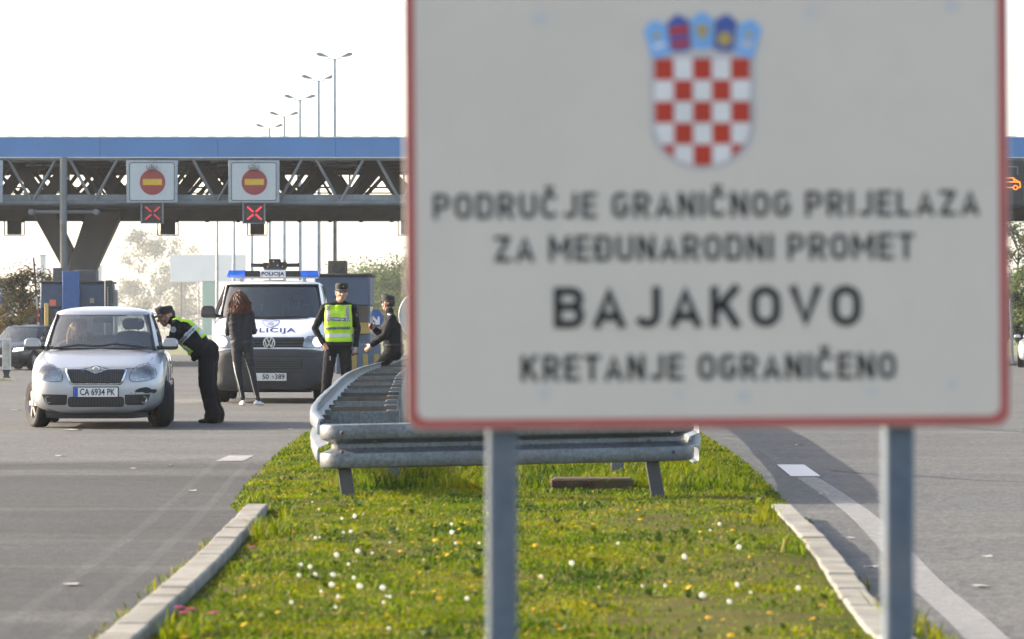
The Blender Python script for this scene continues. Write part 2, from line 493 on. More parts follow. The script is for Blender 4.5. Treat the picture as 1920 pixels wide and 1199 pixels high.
# lane lines: bright repainted dashes at their ends, worn elsewhere
def worn(name, amount, col=(0.45, 0.45, 0.44)):
    m = bpy.data.materials.new(name); m.use_nodes = True
    nt = m.node_tree; N = nt.nodes; L = nt.links; b = N['Principled BSDF']
    tc = N.new('ShaderNodeTexCoord'); n = N.new('ShaderNodeTexNoise'); n.inputs['Scale'].default_value = 9; n.inputs['Detail'].default_value = 9; n.inputs['Roughness'].default_value = 0.75
    L.new(tc.outputs['Object'], n.inputs['Vector'])
    r = N.new('ShaderNodeValToRGB'); r.color_ramp.elements[0].position = 0.1; r.color_ramp.elements[1].position = 0.9; r.color_ramp.elements[0].color = (max(0, amount * 1.6 - .35),) * 3 + (1,); r.color_ramp.elements[1].color = (min(1, amount * 1.6 + .08),) * 3 + (1,)
    L.new(n.outputs[0], r.inputs[0])
    b.inputs['Base Color'].default_value = (*col, 1); b.inputs['Roughness'].default_value = 0.8
    t = N.new('ShaderNodeBsdfTransparent'); ms = N.new('ShaderNodeMixShader')
    L.new(r.outputs[0], ms.inputs[0]); L.new(t.outputs[0], ms.inputs[1]); L.new(b.outputs[0], ms.inputs[2]); L.new(ms.outputs[0], N['Material Output'].inputs[0])
    return m
wornA = worn('worn_paint', 0.32); wornB = worn('fresh_paint', 0.85, (0.6, 0.6, 0.6)); wornC = worn('faint_paint', 0.0)
def ribbon(name, centre, width, mat, z=0.004):
    pts = [Vector((x, y, z)) for x, y in centre]; V = []; F = []
    for i, p in enumerate(pts):
        d = (pts[min(i + 1, len(pts) - 1)] - pts[max(i - 1, 0)]).normalized(); n = Vector((d.y, -d.x, 0))
        V += [p - n * width / 2, p + n * width / 2]
    for i in range(len(pts) - 1): F.append((2 * i, 2 * i + 1, 2 * i + 3, 2 * i + 2))
    return tag(MB().add(V, F).build(name, mat, smooth=0), kind='structure')
def gp(*px): return [(G(x, y).x, G(x, y).y) for x, y in px]
ribbon('road_marking', spline(gp((1478, 873), (1512, 895), (1600, 955), (1655, 1005), (1725, 1085), (1810, 1160), (1900, 1240)) + [(1.85, 11.0), (1.9, 6.0)], 6, False), 0.17, wornA)
ribbon('road_marking', gp((1482, 873), (1511, 895)), 0.24, wornB, 0.008)
ribbon('road_marking', gp((452, 856), (430, 866)), 0.24, worn('dull_paint', .36, (.55, .55, .53)), 0.008)
for dx in (-0.15, 0.13):
    p = gp((452, 850), (400, 905), (330, 975), (240, 1050), (150, 1120), (60, 1190), (-60, 1260))
    ribbon('road_marking', [(x + dx, y) for x, y in spline(p, 5, False)], 0.07, wornC)
ribbon('road_marking', gp((1340, 812), (1425, 845), (1475, 872)), 0.10, wornC)

tar = M('tar_joint', (.05, .05, .05), .7, var=.3, scale=4)
ribbon('road_joint', spline(gp((1550, 882), (1640, 890), (1720, 893), (1800, 899), (1930, 905), (2100, 912)), 5, False), 0.035, tar)
ribbon('road_joint', spline(gp((1640, 793), (1760, 797), (1850, 806), (1990, 815)), 5, False), 0.05, tar)
ribbon('road_joint', spline(gp((-40, 874), (110, 870), (260, 866), (400, 862), (470, 862)), 5, False), 0.04, tar)
# litter on the tarmac
litter_m = M('litter_paper', (0.5, 0.49, 0.46), 0.8)
for k, (px, py, s) in enumerate([(140, 808, 0.17), (135, 1098, 0.06), (112, 856, 0.07), (362, 922, 0.05), (320, 875, 0.05), (1840, 1102, 0.06), (1595, 1010, 0.04), (1545, 928, 0.05), (60, 750, 0.2), (30, 770, 0.1), (545, 806, 0.05), (250, 880, 0.05), (1630, 1065, 0.05), (1500, 836, 0.07), (1850, 1045, 0.05)]):
    g = G(px, py); mb = MB(); n = 7
    ring = [(s * (0.5 + 0.5 * random.random()) * math.cos(2 * math.pi * i / n), s * (0.4 + 0.6 * random.random()) * math.sin(2 * math.pi * i / n), 0.006 + random.random() * 0.12 * s) for i in range(n)]
    mb.add(ring + [(0, 0, 0.12 * s)], [(i, (i + 1) % n, n) for i in range(n)] )
    tag(mb.build('paper_scrap', litter_m, loc=g, smooth=0), 'crumpled white paper scrap lying near the silver car front wheel' if k == 0 else 'tiny pale scrap of litter lying on grey asphalt', 'litter', 'litter scattered on the asphalt')

# ---------------------------------------------------------------- grass, weeds, dandelions
greens = [M('grass_%s' % n, c, 0.55, var=0.25, scale=3, trans=0.5, spec=0.08) for n, c in (('fresh', (0.118, 0.172, 0.003)), ('deep', (0.036, 0.08, 0.004)), ('yellow', (0.215, 0.22, 0.005)), ('dry', (0.24, 0.20, 0.06)))]
weed_m = M('weed_leaf', (0.075, 0.12, 0.004), 0.55, var=0.3, trans=0.4)
def grassy(x, y):
    """0 bare .. 1 lush"""
    n = noise.noise((x * 0.85 + 4, y * 0.42, 0.3)) + 0.55 * noise.noise((x * 2.6, y * 1.3, 5))
    d = 0.86 + 0.5 * n
    if x > 0.35 and y < 24: d -= 0.5 * min(1, (x - 0.35) / 0.4)     # trodden patch beside the right kerb
    if x < -1.05 and 16 < y < 23: d -= 0.3
    return max(0.08, min(1, d))
def blades(n, ylo, yhi, hfun, wid, mask=None):
    V = np.zeros((n * 5, 3)); F = []; MI = []; k = 0; tries = 0
    while k < n and tries < n * 12:
        tries += 1
        y = math.exp(random.uniform(math.log(ylo), math.log(yhi)))
        l, r = edge_l(y), edge_r(y)
        m_ = -0.05 if y > 23.6 else 0.025
        x = random.uniform(l + m_, r - m_)
        if mask:
            if not mask(x, y): continue
        elif random.random() > grassy(x, y) ** 1.5: continue
        h = hfun(x, y) * random.uniform(0.5, 1.25); w = wid * random.uniform(0.6, 1.3) * (1 + 0.02 * max(0, y - 20))
        a = random.uniform(0, 2 * math.pi); lean = random.uniform(0.3, 1.2) * h * (.4 if y < 23.6 and (x - l < .1 or r - x < .1) else 1); b = a + random.uniform(0.8, 2.2)
        z = ground_z(x, y) - 0.005
        dx, dy = math.cos(a) * w / 2, math.sin(a) * w / 2; lx, ly = math.cos(b) * lean, math.sin(b) * lean
        V[k * 5:k * 5 + 5] = ((x - dx, y - dy, z), (x + dx, y + dy, z), (x + dx * .8 + lx * .35, y + dy * .8 + ly * .35, z + h * .6), (x - dx * .8 + lx * .35, y - dy * .8 + ly * .35, z + h * .6), (x + lx, y + ly, z + h * .85))
        q = noise.noise((x * 1.7, y * 1.1, 9)) + random.uniform(-0.45, 0.45)
        mi = 1 if q < -0.32 else (0 if q < 0.34 else 2)
        if random.random() < 0.07 + 0.16 * (1 - grassy(x, y)): mi = 3
        F += [(k * 5, k * 5 + 1, k * 5 + 2, k * 5 + 3), (k * 5 + 3, k * 5 + 2, k * 5 + 4)]; MI += [mi, mi]; k += 1
    me = bpy.data.meshes.new('grass'); me.from_pydata(V[:k * 5].tolist(), [], F)
    me.polygons.foreach_set('material_index', MI); me.update()
    return tag(link('grass', me, greens), 'short yellow-green grass growing over the central verge', 'grass', kind='stuff')
def short(x, y): return (0.026 if y < 23.5 else 0.026 if y < 26.5 else .034) + 0.02 * noise.noise((x * 2, y * 1.4, 2))
def tall(x, y): return 0.12 + 0.06 * noise.noise((x * 3, y * 2, 2))
blades(150000, 12.5, 60, short, 0.0105)
def tuftmask(x, y):
    inner = 27.1 < y < 45 and -1.35 < x < 1.75 and noise.noise((x * 1.3, y * 0.55, 7)) > -0.25
    rim = ((0.03 < x - edge_l(y) < 0.2 and noise.noise((x * 2, y * 0.9, 17)) > 0.36) or (0.03 < edge_r(y) - x < 0.16 and noise.noise((x * 2, y * 0.9, 37)) > 0.38)) and y < 26
    front = False
    return inner or rim or front
o = blades(15000, 12.5, 48, tall, 0.010, tuftmask)
o.name = 'tall_grass'; o['label'] = 'taller lush green grass tufts under the guardrail and along the kerbs'

# broad-leaved rosettes
mb = MB()
for i in range(280):
    y = math.exp(random.uniform(math.log(12.6), math.log(30))); x = random.uniform(edge_l(y) + 0.05, edge_r(y) - 0.05)
    if noise.noise((x * 1.1, y * 0.6, 31)) < -0.18: continue
    mi_ = 1 if noise.noise((x * 2, y, 77)) > 0 else 0
    z = ground_z(x, y); s = random.uniform(0.035, 0.07) * (1 if y > 17 else .85)
    for k in range(random.randint(6, 10)):
        a = random.uniform(0, 6.28); l = s * random.uniform(0.7, 1.2); w = l * 0.28; up = random.uniform(0.4, 1.5)
        c, d = math.cos(a), math.sin(a)
        P = [(x, y, z), (x + c * l * .5 - d * w, y + d * l * .5 + c * w, z + l * .35 * up + .01), (x + c * l * .5 + d * w, y + d * l * .5 - c * w, z + l * .35 * up + .01), (x + c * l, y + d * l, z + l * .45 * up)]
        mb.add(P, [(0, 2, 1), (1, 2, 3)], mi_)
tag(mb.build('weeds', [weed_m, M('weed_leaf_light', (.15, .19, .004), .5, var=.3, trans=.5, spec=.25)], smooth=0), 'low dark green broad-leaved weeds in the verge grass', 'weeds', kind='stuff')

# ragged weeds rooted in the joint between kerb and asphalt
kv = []; kf = []; km = []
for side, path, sgn in ((0, KLp, -1), (1, KRp, 1)):
    for q in range(3600):
        i = random.randrange(len(path) - 1); t = random.random(); x = path[i][0] + (path[i + 1][0] - path[i][0]) * t; y = path[i][1] + (path[i + 1][1] - path[i][1]) * t
        if y < 10: continue
        dens = noise.noise((y * .9, side * 9 + 3, 2)) + (.25 if side == 0 and 14.5 < y < 20 else 0)
        big = side == 1 and 13.6 < y < 14.9
        if not big and dens < .12: continue
        w_ = random.random() ** 2 * (.16 if side == 0 else .10 if not big else .22); x += sgn * (w_ - .01)
        h = random.uniform(.02, .07) * (2.6 if big else 1) * (1 - w_ * 2.5); a = random.uniform(0, 6.28); dx, dy = .004 * math.cos(a), .004 * math.sin(a); lx, ly = random.uniform(-.6, .6) * h, random.uniform(-.6, .6) * h
        k = len(kv); kv += [(x - dx, y - dy, 0), (x + dx, y + dy, 0), (x + lx * .4 + dx, y + ly * .4 + dy, h * .6), (x + lx * .4 - dx, y + ly * .4 - dy, h * .6), (x + lx, y + ly, h)]; kf += [(k, k + 1, k + 2, k + 3), (k + 3, k + 2, k + 4)]; c_ = random.choice((0, 2, 2, 3) if big else (0, 0, 1, 2, 3)); km += [c_, c_]
me = bpy.data.meshes.new('kerb_weeds'); me.from_pydata(kv, [], kf); me.polygons.foreach_set('material_index', km); me.update()
tag(link('kerb_weeds', me, greens), 'ragged grass and weeds along the asphalt side of the kerbs', 'weeds', kind='stuff')

stem_m = M('flower_stem', (0.14, 0.19, 0.03), 0.6, trans=0.3)
clock_m = M('seed_fluff', (0.82, 0.82, 0.78), 0.9, var=0.08, scale=60, trans=0.45)
yellow_m = M('dandelion_petal', (0.80, 0.50, 0.01), 0.7, var=0.2, scale=60, trans=0.3)
pink_m = M('pink_petal', (0.65, 0.16, 0.33), 0.7, trans=0.3)
def clock_mesh():
    mb = MB(); mb.mi = 0
    mb.tube([(0, 0, 0), (0.008, 0.004, 0.06), (0.004, 0, 0.115)], 0.0025, 5)
    mb.ball((0.004, 0, 0.13), 0.006, 0, 8)
    for i in range(110):      # parachutes of the seed head
        z = 1 - 2 * (i + .5) / 110; t = i * 2.39996; r = math.sqrt(1 - z * z); d = Vector((r * math.cos(t), r * math.sin(t), z))
        c = Vector((0.004, 0, 0.13)) + d * 0.0195 * random.uniform(.75, 1.1); a = d.orthogonal().normalized(); b = d.cross(a)
        mb.add([c + a * .004, c + b * .004, c - a * .004, c - b * .004], [(0, 1, 2, 3)], 1)
    return mb.mesh('dandelion_clock')
def bloom_mesh(h, r):
    mb = MB(); mb.tube([(0, 0, 0), (0.004, -0.004, h * .5), (0, 0, h)], 0.0022, 5, 0)
    for ring, n, up in ((1.0, 16, .15), (.7, 12, .5), (.4, 8, .9)):
        for k in range(n):
            a = 6.283 * k / n + ring; c, d = math.cos(a), math.sin(a); q = r * ring; w = r * .18
            mb.add([(0, 0, h), (c * q * .6 - d * w, d * q * .6 + c * w, h + q * .4 * up + .003), (c * q, d * q, h + q * .5 * up), (c * q * .6 + d * w, d * q * .6 - c * w, h + q * .4 * up + .003)], [(0, 1, 2, 3)], 1)
    return mb.mesh('bloom')
CLOCKS = [(643, 1000), (655, 1002), (670, 978), (641, 972), (590, 1009), (601, 1005), (655, 1056), (658, 1084), (632, 1052), (636, 1126), (626, 1140), (590, 1080), (548, 1135), (725, 1112), (730, 1184), (700, 1036), (725, 1113), (848, 985), (852, 1020), (845, 1007), (897, 1020), (732, 1010), (620, 1085), (560, 1083), (602, 1110), (683, 1115), (733, 1120), (618, 1108), (560, 1060), (579, 1070), (1074, 1078), (1208, 1106), (1122, 1105), (1250, 1110), (1335, 1010), (1384, 1056), (1387, 1118), (1405, 1120), (1496, 1128), (1323, 1152), (1363, 1154), (1345, 1002), (584, 927), (600, 950), (583, 910), (722, 1135), (670, 1040), (795, 1042), (880, 1130), (1020, 1095), (1160, 1035), (1280, 1070)]
cm = clock_mesh(); cm.materials.append(stem_m); cm.materials.append(clock_m)
lab = 'white dandelion seed clock standing in the verge grass'
for k, (px, py) in enumerate(CLOCKS):
    g = G(px, py + 16, 0.05); o = bpy.data.objects.new('dandelion_clock', cm); COL.objects.link(o)
    o.location = (g.x, g.y, ground_z(g.x, g.y) - 0.02); s = random.choice((.32, .36, .42, .5, .62)); o.scale = (s, s, s * random.uniform(.8, 1.1)); o.rotation_euler = (random.uniform(-.2, .2), random.uniform(-.2, .2), random.uniform(0, 6))
    tag(o, lab, 'flower', 'dandelion clocks in the verge')
ym = bloom_mesh(0.055, 0.017); ym.materials.append(stem_m); ym.materials.append(yellow_m)
for k in range(165):
    y = math.exp(random.uniform(math.log(12.8), math.log(25))); x = random.uniform(edge_l(y) + .15, edge_r(y) - .1)
    if noise.noise((x * 1.4, y * 0.8, 51)) < -0.22: continue
    o = bpy.data.objects.new('dandelion', ym); COL.objects.link(o)
    o.location = (x, y, ground_z(x, y)); s = random.uniform(.45, .95); o.scale = (s, s, s); o.rotation_euler = (random.uniform(-.4, .6), random.uniform(-.4, .4), random.uniform(0, 6))
    tag(o, 'small yellow dandelion flower in the verge grass', 'flower', 'yellow dandelions in the verge')
pm = bloom_mesh(0.09, 0.022); pm.materials.append(stem_m); pm.materials.append(pink_m)
for px, py in ((345, 1190), (358, 1184), (402, 1192), (472, 1057), (336, 1180)):
    g = G(px, py + 12, 0.05); o = bpy.data.objects.new('pink_flower', pm); COL.objects.link(o); o.location = (g.x, g.y, ground_z(g.x, g.y)); o.scale = (1.1,) * 3
    tag(o, 'small pink flower in the grass beside the left kerb', 'flower', 'pink flowers by the left kerb')
# weathered block sunk in the grass behind the rail
g = G(1112, 928)
blk = MB().box((0, 0, 0.03), (0.60, 0.34, 0.15)).box((0, 0, 0.108), (0.56, 0.30, 0.012))
tag(blk.build('drain_block', M('brown_block', (0.07, 0.042, 0.028), 0.9, var=0.4, scale=8, bump=.5, dirt=(.09, .08, .04), damt=.7, dscale=5), bevel=0.012, loc=(g.x, g.y + .25, 0)), 'brown weathered block half sunk in grass behind the guardrail', 'drain block')
# ---------------------------------------------------------------- border sign in the foreground
SIGN_Y, SPM = FPX / 800, 800.0
zinc = M('galvanised_post', (0.10, 0.13, 0.165), 0.55, 0.2, var=0.15, scale=25, bump=.05, dirt=(.2, .2, .2), damt=.35, dscale=4)
sign = thing('border_sign', 'large white border crossing sign with red rim and checkered coat of arms on two posts', 'road sign', (PX(1326, 6.0), 6.0, CAM_H * (1 - 6.0 / SIGN_Y)))
sign.scale = (6.0 / SIGN_Y,) * 3
sign_white = M('sign_sheeting', (0.64, 0.59, 0.51), 0.42, var=0.03, scale=3, dirt=(.56, .515, .455), dscale=6, damt=.3)
sign_red = M('sign_red', (0.42, 0.095, 0.08), 0.45, var=0.1)
sign_edge = M('sign_edge', (0.55, 0.55, 0.53), 0.4, .3)
black_p = M('sign_black', (0.006, 0.0065, 0.007), 0.5)
ROLL = R(-0.42)
panel_root_rot = (0, ROLL, 0)
def S(px, py): return ((px - 1326) / SPM, (617 - py) / SPM + CAM_H)
W2, ZB, ZT = 0.709, CAM_H - (804 - 617) / SPM, 2.16
panel = MB().prism(rrect(-W2, W2, ZB, ZT, 0.036), 0.0, 0.022).build('panel', sign_edge, sign, bevel=.002)
face = MB().prism(rrect(-W2 + .026, W2 - .026, ZB + .026, ZT - .026, 0.024), -0.0035, 0.0).build('sheeting', sign_white, panel)
rim = MB()
o_, i_ = rrect(-W2 + .004, W2 - .004, ZB + .004, ZT - .004, .034), rrect(-W2 + .026, W2 - .026, ZB + .026, ZT - .026, .024)
n = len(o_)
rim.add([(x, -.004, z) for x, z in o_] + [(x, -.004, z) for x, z in i_], [(k, (k + 1) % n, n + (k + 1) % n, n + k) for k in range(n)])
rim.build('border', sign_red, panel)
def glyph(c, t, wide=1.12):
    """Road-sign capitals as centre-line strokes in a box 1 high; returns strokes and width."""
    W = {'I': 2 * t, 'J': .50, 'L': .50, 'E': .52, 'M': .74, 'A': .64, 'V': .64, 'K': .60, 'T': .54}.get(c, .58)
    if c != 'I': W *= wide
    L_, R_, B_, T_ = t, W - t, t, 1 - t; r = (R_ - L_) / 2; cx = W / 2
    def arc(x, z, rx, rz, a0, a1, n=12): return [(x + rx * math.cos(R(a0 + (a1 - a0) * k / n)), z + rz * math.sin(R(a0 + (a1 - a0) * k / n))) for k in range(n + 1)]
    stem = [(L_, 0), (L_, 1)]
    def bowl(z0, z1, x=R_): q = (z1 - z0) / 2; return [(L_, z1), (x - q, z1)] + arc(x - q, z0 + q, q, q, 90, -90) + [(L_, z0)]
    c_open = arc(cx, T_ - r, r, r, 20, 180) + arc(cx, B_ + r, r, r, 180, 340)
    if c == 'P': S_ = [stem, bowl(.44, T_)]
    elif c == 'R': S_ = [stem, bowl(.46, T_), [(cx - .02, .46), (R_, 0)]]
    elif c == 'B': S_ = [stem, bowl(.52, T_, R_ - .02), bowl(B_, .52)]
    elif c in 'D\u0110':
        S_ = [stem, [(L_, T_), (cx, T_)] + arc(R_ - .22, T_ - .22, .22, .22, 90, 0) + arc(R_ - .22, B_ + .22, .22, .22, 0, -90) + [(L_, B_)]]
        if c != 'D': S_.append([(-.10, .5), (.32, .5)])
    elif c == 'O': S_ = [arc(cx, T_ - r, r, r, 0, 180) + arc(cx, B_ + r, r, r, 180, 360) + [(R_, T_ - r)]]
    elif c == 'U': S_ = [[(L_, 1), (L_, B_ + r)] + arc(cx, B_ + r, r, r, 180, 360) + [(R_, 1)]]
    elif c == '\u010c': S_ = [c_open, [(cx - .15, 1.24), (cx, 1.10), (cx + .15, 1.24)]]
    elif c == 'G': S_ = [c_open + [(R_, B_ + r), (R_, .46), (cx, .46)]]
    elif c == 'J': S_ = [[(R_, 1), (R_, B_ + r)] + arc(cx, B_ + r, r, r, 0, -160)]
    elif c == 'E': S_ = [stem, [(L_, T_), (W, T_)], [(L_, .51), (W - .06, .51)], [(L_, B_), (W, B_)]]
    elif c == 'I': S_ = [stem]
    elif c == 'A': S_ = [[(t * .9, 0), (cx, 1 - t * 1.25), (W - t * .9, 0)], [(W * .22, .27), (W * .78, .27)]]
    elif c == 'V': S_ = [[(t * .9, 1), (cx, t * 1.25), (W - t * .9, 1)]]
    elif c == 'N': S_ = [stem, [(R_, 0), (R_, 1)], [(L_, 1 - t * .5), (R_, t * .5)]]
    elif c == 'M': S_ = [stem, [(R_, 0), (R_, 1)], [(L_, 1 - t * .6), (cx, .34), (R_, 1 - t * .6)]]
    elif c == 'Z': S_ = [[(0, T_), (W - t * .4, T_)], [(W - t * 1.2, T_), (t * 1.2, B_)], [(t * .4, B_), (W, B_)]]
    elif c == 'L': S_ = [stem, [(L_, B_), (W, B_)]]
    elif c == 'T': S_ = [[(0, T_), (W, T_)], [(cx, 0), (cx, 1)]]
    elif c == 'K': S_ = [stem, [(R_, 1), (L_ + .02, .40)], [(cx - .06, .56), (R_, 0)]]
    return S_, W
def sign_line(body, cx, base, width, h, t):
    gl = [(None, .22) if ch == ' ' else glyph(ch, t, 1.28 if body[0] == 'B' else 1.12) for ch in body]
    gap = (width / h - sum(g[1] for g in gl)) / (len(gl) - 1)
    mb = MB(); x = -width / 2; lay = 0
    for S_, w in gl:
        for st in S_ or ():
            V = []
            for k, p in enumerate(st):
                d0 = Vector((p[0] - st[k - 1][0], p[1] - st[k - 1][1])) if k else None
                d1 = Vector((st[k + 1][0] - p[0], st[k + 1][1] - p[1])) if k < len(st) - 1 else None
                if d0 is not None and d0.length < 1e-6: d0 = d1
                if d1 is not None and d1.length < 1e-6: d1 = d0
                a = (d0 or d1).normalized(); b = (d1 or d0).normalized(); n1 = Vector((-a.y, a.x)); n2 = Vector((-b.y, b.x)); m = (n1 + n2)
                m = m.normalized() if m.length > .2 else n1
                m = m * (t / max(.72, m.dot(n1)))
                for q in (-1, 1): V.append((cx + x + (p[0] + q * m.x) * h, -.0055 - .00012 * (lay % 4), base + (p[1] + q * m.y) * h))
            mb.add(V, [(2 * k, 2 * k + 1, 2 * k + 3, 2 * k + 2) for k in range(len(st) - 1)]); lay += 1
        x += (w + gap) * h
    return mb
for body, x0, x1, yb, yt, t in (("PODRU\u010cJE GRANI\u010cNOG PRIJELAZA", 813, 1836, 408, 360, .085), ("ZA ME\u0110UNARODNI PROMET", 926, 1713, 489, 440, .085), ("BAJAKOVO", 1037, 1613, 614, 537, .098), ("KRETANJE OGRANI\u010cENO", 975, 1677, 713, 664, .09)):
    cx, bz = S((x0 + x1) / 2, yb)
    sign_line(body, cx, bz, (x1 - x0) / SPM, (yb - yt) / SPM, t).build('lettering', black_p, panel, smooth=0)
for px, py, r_ in ((1392, 742, 13), (1630, 735, 11), (1016, 33, 14), (1522, 22, 12), (1785, 14, 13), (1018, 735, 12), (1270, 740, 9), (1781, 724, 9)):
    x, z = S(px, py); MB().add([(x + r_ / SPM * (.7 + .5 * random.random()) * math.cos(t * .785), -.0045, z + r_ / SPM * (.7 + .5 * random.random()) * math.sin(t * .785)) for t in range(8)], [tuple(range(8))]).build('stain', M('stain_blue_grey', (.55, .55, .54), .5, var=.06), panel, smooth=0)
# coat of arms
arms = MB()
am = [M('arms_white', (.72, .72, .70), .45), M('arms_red', (.46, .03, .006), .45), M('arms_lightblue', (.18, .42, .78), .45), M('arms_navy', (.05, .10, .36), .45), M('arms_gold', (.45, .33, .08), .45), M('arms_grey', (.50, .48, .48), .5)]
def shield(cx, top, w, h, n=14):
    pts = [(cx - w / 2, top), (cx - w / 2, top + h * .58)]
    for k in range(1, n):
        a = math.pi * k / n; pts.append((cx - w / 2 * math.cos(a), top + h * .58 + h * .42 * math.sin(a) ** .9))
    pts += [(cx + w / 2, top + h * .58), (cx + w / 2, top)]
    return pts
def aadd(poly, mi, y): arms.add([(S(x, z)[0], y, S(x, z)[1]) for x, z in poly], [tuple(range(len(poly)))], mi)
aadd(shield(1318.5, 100, 197, 219), 5, -.0045)
inner = shield(1318.5, 110, 178, 201)
aadd(inner, 0, -.0055)
ccw = inner if sum((inner[(i + 1) % len(inner)][0] - inner[i][0]) * (inner[(i + 1) % len(inner)][1] + inner[i][1]) for i in range(len(inner))) < 0 else inner[::-1]
for r in range(5):
    for c in range(5):
        if (r + c) % 2 == 0:
            x, z = 1229.5 + c * 35.6, 110 + r * 40.2
            q = clip_convex([(x, z), (x + 35.6, z), (x + 35.6, z + 40.2), (x, z + 40.2)], ccw)
            if q: aadd(q, 1, -.0065)
for k, (cx, cz, ang, mi) in enumerate(((1235, 72, -13, 2), (1276, 62, -6, 3), (1319, 58, 0, 2), (1362, 62, 6, 3), (1405, 72, 13, 2))):
    t = R(ang); y = -.0055 - .0004 * (k % 2)
    def rot(p): return (cx + p[0] * math.cos(t) - p[1] * math.sin(t), cz + p[0] * math.sin(t) + p[1] * math.cos(t))
    aadd([rot(p) for p in ((-21, -22), (0, -36), (21, -22), (19, 33), (0, 36), (-19, 33))], mi, y)
    if k in (0, 2, 4): aadd([rot((p[0] * 1, p[1] * 1 - 6)) for p in circ(0, 0, 7, 10)], 4, y - .001)
    if k == 0: aadd([rot(p) for p in ((-12, 10), (12, 10), (11, 18), (-11, 18))], 0, y - .001)
    if k == 1:
        aadd([rot(p) for p in ((-18, -12), (18, -12), (18, 3), (-18, 3))], 1, y - .001); aadd([rot(p) for p in ((-18, 14), (18, 14), (17, 26), (-17, 26))], 1, y - .001)
    if k == 2: aadd([rot(p) for p in ((-14, -8), (14, -8), (0, 22))], 4, y - .0015)
    if k == 3: aadd([rot((p[0], p[1] + 12)) for p in circ(0, 0, 14, 12)], 4, y - .001)
    if k == 4: aadd([rot(p) for p in ((-14, 8), (14, 8), (13, 18), (-13, 18))], 5, y - .001)
arms.build('coat_of_arms', am, panel, smooth=0)
panel.rotation_euler = (0, 0, 0)
piv = Vector((0, 0, 1.45)); panel.matrix_local = Matrix.Translation(piv) @ Matrix.Rotation(ROLL, 4, 'Y') @ Matrix.Translation(-piv)
for px in (941, 1689):
    x = (px - 1326) / SPM
    pv = []; prof = rrect(-.036, .036, -.036, .036, .014, 4); n_ = len(prof)
    p = MB().add([(x + a, .066 + b, z) for z in (-.9, 2.13) for a, b in prof], [tuple(range(n_)), tuple(range(n_, 2 * n_))[::-1]] + [(q, (q + 1) % n_, n_ + (q + 1) % n_, n_ + q) for q in range(n_)]).build('post', zinc, sign)
    cl = MB()
    for z in (1.15, 1.95):
        cl.box((x, .066, z), (.079, .079, .04)); cl.bar((x - .06, .028, z), (x + .06, .028, z), .012, .03)
    cl.build('clamp', zinc, p)

# ---------------------------------------------------------------- guardrail round the verge nose
rail = thing('guardrail', 'galvanised steel guardrail with blunt front beam and spacer bars on the grass verge', 'guardrail', (0, 26, 0))
galv = M('galvanised_steel', (0.155, 0.175, 0.195), 0.45, 0.5, var=0.3, scale=40, bump=.06, bscale=90, dirt=(.11, .11, .105), damt=.6, dscale=4, rvar=.12)
galv_d = M('post_steel', (0.06, 0.06, 0.062), 0.6, 0.2, var=0.2, scale=12, dirt=(.06, .05, .04), damt=.5, dscale=3)
rust = M('brown_steel', (0.10, 0.09, 0.078), 0.7, 0.2, var=0.3, scale=10, dirt=(.2, .12, .07), damt=.6, dscale=4)
#  outward offset / height across the W profile
WP = [(.030, .155), (.066, .152), (.078, .146), (.083, .134), (.083, .062), (.078, .050), (.016, .026), (.004, .014), (.004, -.014), (.016, -.026), (.078, -.050), (.083, -.062), (.083, -.134), (.078, -.146), (.066, -.152), (.030, -.155)]
def w_beam(path, zs, out):
    """Sweep along path (xy points) with top heights zs; out = +1/-1 side of the travel direction that bulges."""
    V = []; F = []; n = len(WP); pts = [Vector((x, y, 0)) for x, y in path]
    for i, p in enumerate(pts):
        d = (pts[min(i + 1, len(pts) - 1)] - pts[max(i - 1, 0)]).normalized(); nr = Vector((d.y, -d.x, 0)) * out
        for o_, z in WP: V.append(p + nr * o_ + Vector((0, 0, zs[i] - .155 + z)))
    for i in range(len(pts) - 1):
        for k in range(n - 1): F.append((i * n + k, i * n + k + 1, (i + 1) * n + k + 1, (i + 1) * n + k))
    return V, F
def solid(o, t=.004, off=-1):
    k = o.modifiers.new('solid', 'SOLIDIFY'); k.thickness = t; k.offset = off; return o
O = Vector((0, 26, 0))
def rail_top(y): return .565 + (.70 - .565) * min(1, max(0, (y - 26) / 16))
LP = [(-1.29, 26.30), (-1.36, 27.2), (-1.46, 28.6), (-1.545, 30.4), (-1.63, 33.6), (-1.68, 36), (-1.83, 43), (-1.93, 50), (-1.93, 57), (-1.95, 62), (-2.03, 70), (-2.05, 95), (-2.05, 118)]
lp = spline(LP, 4, False); rp = [(1.235 if y < 27 else 1.235 + (abs(x) - 1.29) * .75, y) for x, y in lp]
for path, out, nm in ((lp, -1, 'left'), (rp, 1, 'right')):
    V, F = w_beam(path, [rail_top(y) for x, y in path], out)
    # slight dents and waviness of a used rail
    V = [Vector((v.x + .012 * noise.noise((v.y * .7, v.z * 3, out * 5)), v.y, v.z + .008 * noise.noise((v.y * .4, 3, out * 9)))) - O for v in V]
    solid(MB().add(V, F).build('side_beam', galv, rail, smooth=24))
fx = [(-1.262, 26.20), (-1.258, 26.11), (-1.225, 26.06), (-1.15, 26.05), (-.7, 26.04), (0, 26.04), (.8, 26.06), (1.10, 26.10), (1.17, 26.16), (1.20, 26.30)]
fx = spline(fx, 5, False)
V, F = w_beam(fx, [.562 + .022 * x for x, y in fx], 1)
V = [Vector((v.x, v.y + .008 * noise.noise((v.x * 2.3, v.z * 4, 2)), v.z)) - O for v in V]
solid(MB().add(V, F).build('front_beam', galv, rail, smooth=24))
bolts = MB()
for x, z in ((-1.18, .48), (-1.18, .345), (1.12, .48), (1.12, .345), (-.95, .41), (.95, .42)):
    bolts.ball((x, -.085 if abs(z - .415) > .03 else -.02, z), .014, n=8)
